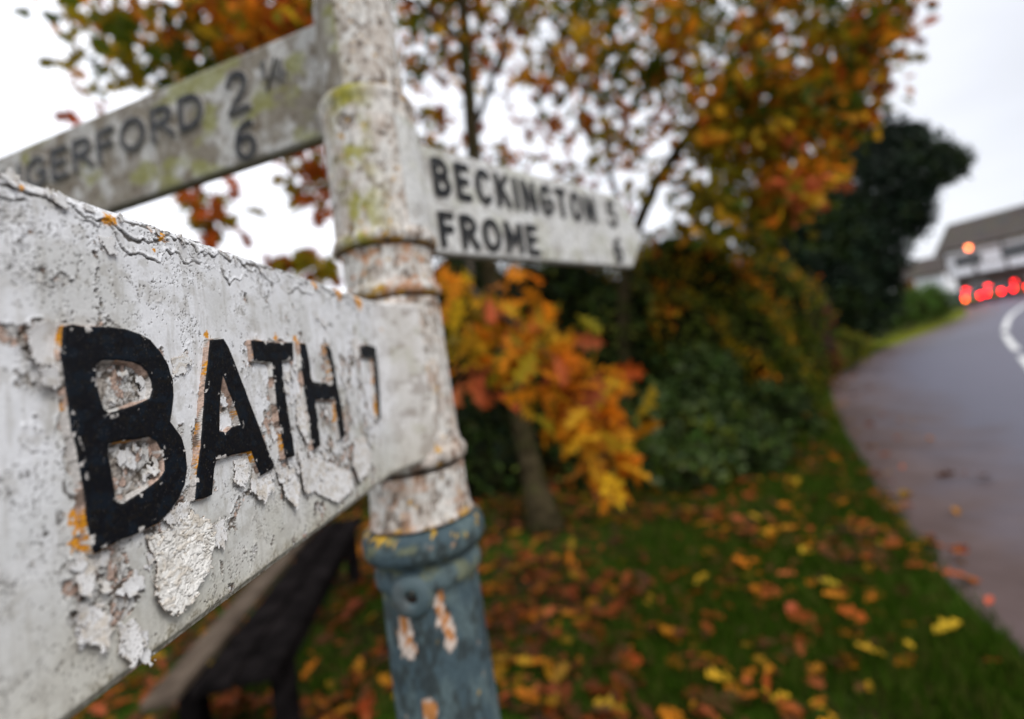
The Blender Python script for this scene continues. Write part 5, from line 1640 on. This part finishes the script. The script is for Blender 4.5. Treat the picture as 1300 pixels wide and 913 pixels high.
def car(px, py, Z, heading, paint, label, blink=None):
    q = Wp(px, py, Z); q[2] = float(gz(q[1])) + .01
    rt = empty('parked_car', q, heading, label=label, category='car', group='cars queueing before the houses')
    rt.name = 'queueing_car'
    # y = forwards; rear at y=0; stations of the body: (y, half width, roof z, side top z, bottom z)
    st = [(0.0, .72, .92, .34), (.06, .80, 1.00, .24), (.5, .86, 1.06, .20), (1.2, .87, 1.02, .19), (2.6, .87, .98, .19), (3.4, .85, .92, .20), (4.0, .78, .78, .22), (4.18, .62, .60, .32)]
    V, Fs = [], []
    for y_, hw_, tz, bz_ in st:
        V += [(-hw_ * .9, y_, bz_), (-hw_, y_, bz_ + .14), (-hw_, y_, (tz + bz_) / 2 + .05), (-hw_ * .96, y_, tz - .05), (-hw_ * .86, y_, tz), (hw_ * .86, y_, tz), (hw_ * .96, y_, tz - .05), (hw_, y_, (tz + bz_) / 2 + .05), (hw_, y_, bz_ + .14), (hw_ * .9, y_, bz_)]
    n_ = 10
    for i in range(len(st) - 1):
        for j in range(n_): Fs.append([i * n_ + j, i * n_ + (j + 1) % n_, (i + 1) * n_ + (j + 1) % n_, (i + 1) * n_ + j])
    Fs += [list(range(n_))[::-1], [(len(st) - 1) * n_ + j for j in range(n_)]]
    b_ = MB(); b_.add(V, Fs)
    # roof shell
    cs = [(.10, .70, 1.0), (.42, .62, 1.40), (.9, .60, 1.47), (1.9, .60, 1.46), (2.35, .62, 1.38), (3.1, .72, .96)]
    V2 = []
    for y_, hw_, z_ in cs: V2 += [(-hw_, y_, z_ - .05), (-hw_ * .9, y_, z_), (hw_ * .9, y_, z_), (hw_, y_, z_ - .05)]
    F2 = [[i * 4 + j, i * 4 + j + 1, (i + 1) * 4 + j + 1, (i + 1) * 4 + j] for i in (1, 2, 3) for j in range(3)]
    b_.add(V2, F2)
    b_.build('body', paint, rt, True)
    gl = MB()
    gl.add([(-.66, .10, .97), (.66, .10, .97), (.56, .41, 1.385), (-.56, .41, 1.385)], [[0, 1, 2, 3]])
    gl.build('rear_window', M_glass, rt)
    MB().add if False else None
    g2 = MB(); g2.add([(-.70, 3.08, .96), (.70, 3.08, .96), (.57, 2.36, 1.37), (-.57, 2.36, 1.37)], [[3, 2, 1, 0]]); g2.build('windscreen', M_glass, rt)
    for sx in (-1, 1):
        g3 = MB(); g3.add([(sx * .80, .35, 1.0), (sx * .80, 2.95, .96), (sx * .615, 2.35, 1.34), (sx * .605, .45, 1.36)], [[0, 1, 2, 3]]); g3.build('side_window', M_glass, rt)
    MB().box((0, -.03, .42), (1.5, .12, .18), bev=.03).build('bumper', M_metal, rt)
    MB().box((0, -.012, .70), (.52, .02, .11)).build('number_plate', M_plate, rt)
    MB().box((0, .34, 1.405), (.34, .05, .05), bev=.01).build('brake_lamp', M_red, rt)
    for sx in (-1, 1):
        tl = MB().box((sx * .66, -.01, .80), (.17, .06, .20), bev=.02).build('tail_lamp', M_red, rt)
        if blink == sx: MB().box((sx * .66, -.012, .63), (.17, .055, .10), bev=.02).build('indicator', M_amber, rt)
        for yy in (.75, 3.35):
            wh = MB(); k2 = 20
            V3 = [(sx * (.86 + dx), yy + r2 * math.cos(6.2832 * j / k2), .31 + r2 * math.sin(6.2832 * j / k2)) for dx, r2 in ((-.18, .27), (-.17, .31), (-.02, .31), (0, .28), (-.02, .20)) for j in range(k2)]
            wh.add(V3, [[i * k2 + j, i * k2 + (j + 1) % k2, (i + 1) * k2 + (j + 1) % k2, (i + 1) * k2 + j] for i in range(4) for j in range(k2)])
            w_o = wh.build('wheel', M_tyre, rt, True)
            MB().lathe([(0.19, -.01), (.19, .01), (.05, .02), (.0, .02)], 14).build('rim', M_rim, w_o, disp=lambda V, sx=sx, yy=yy: np.stack([sx * (.845 + V[:, 2]), yy + V[:, 0], .31 + V[:, 1]], 1))
    return rt


hd = math.radians(4)
car(1234, 374, 36, hd, M_car[0], 'dark car nearest the verge, last in the queue, left indicator lit', -1)
car(1262, 370, 38, hd, M_car[2], 'maroon car in the middle of the queue, no indicator lit', None)
car(1277, 369, 43.5, hd, M_car[1], 'silver-grey car ahead of the maroon car, right indicator lit', 1)
car(1296, 368, 39.5, hd, M_car[0], 'rightmost dark car of the queue, at the edge of the picture', None)

# ================================================================ BENCH BELOW THE SIGN ARM
M_board_pale = noise_mat('weathered_pale_board', (0.060, 0.045, 0.034), (0.11, 0.085, 0.064), 9, 0.85, 0.4, 0.003, spec=0.0)
M_board_dark = noise_mat('blackened_board', (0.004, 0.0035, 0.0035), (0.012, 0.010, 0.010), 9, 0.9, 0.4, 0.003, spec=0.0)
bo = np.array([-1.19, 2.0]); bd_ = np.array([-1.53 + 1.19, 4.08 - 2.14]); bd_ /= np.linalg.norm(bd_)
bench = empty('bench', (bo[0], bo[1], 0), math.atan2(bd_[1], bd_[0]), label='low timber bench half hidden under the near sign arm, blackened with one pale board', category='bench')
BL = 2.15
for k_, (w_, m_) in enumerate(((.16, M_board_dark), (.16, M_board_dark), (.13, M_board_pale))):
    y_ = .085 + k_ * .172 + (.02 if k_ == 2 else 0)
    MB().box((BL / 2, y_, .44), (BL, w_, .04), bev=.006).build('seat_board', m_, bench, **({'label': 'pale weathered seat board'} if k_ == 2 else {}))
for xx in (.25, BL - .25):
    for yy in (.07, .45):
        MB().box((xx, yy, .20), (.09, .09, .44), bev=.006).build('leg', M_board_dark, bench)
    MB().box((xx, .26, .375), (.07, .46, .07), bev=.005).build('cross_rail', M_board_dark, bench)
MB().box((BL / 2, .06, .36), (BL - .3, .035, .10), bev=.005).build('front_rail', M_board_dark, bench)
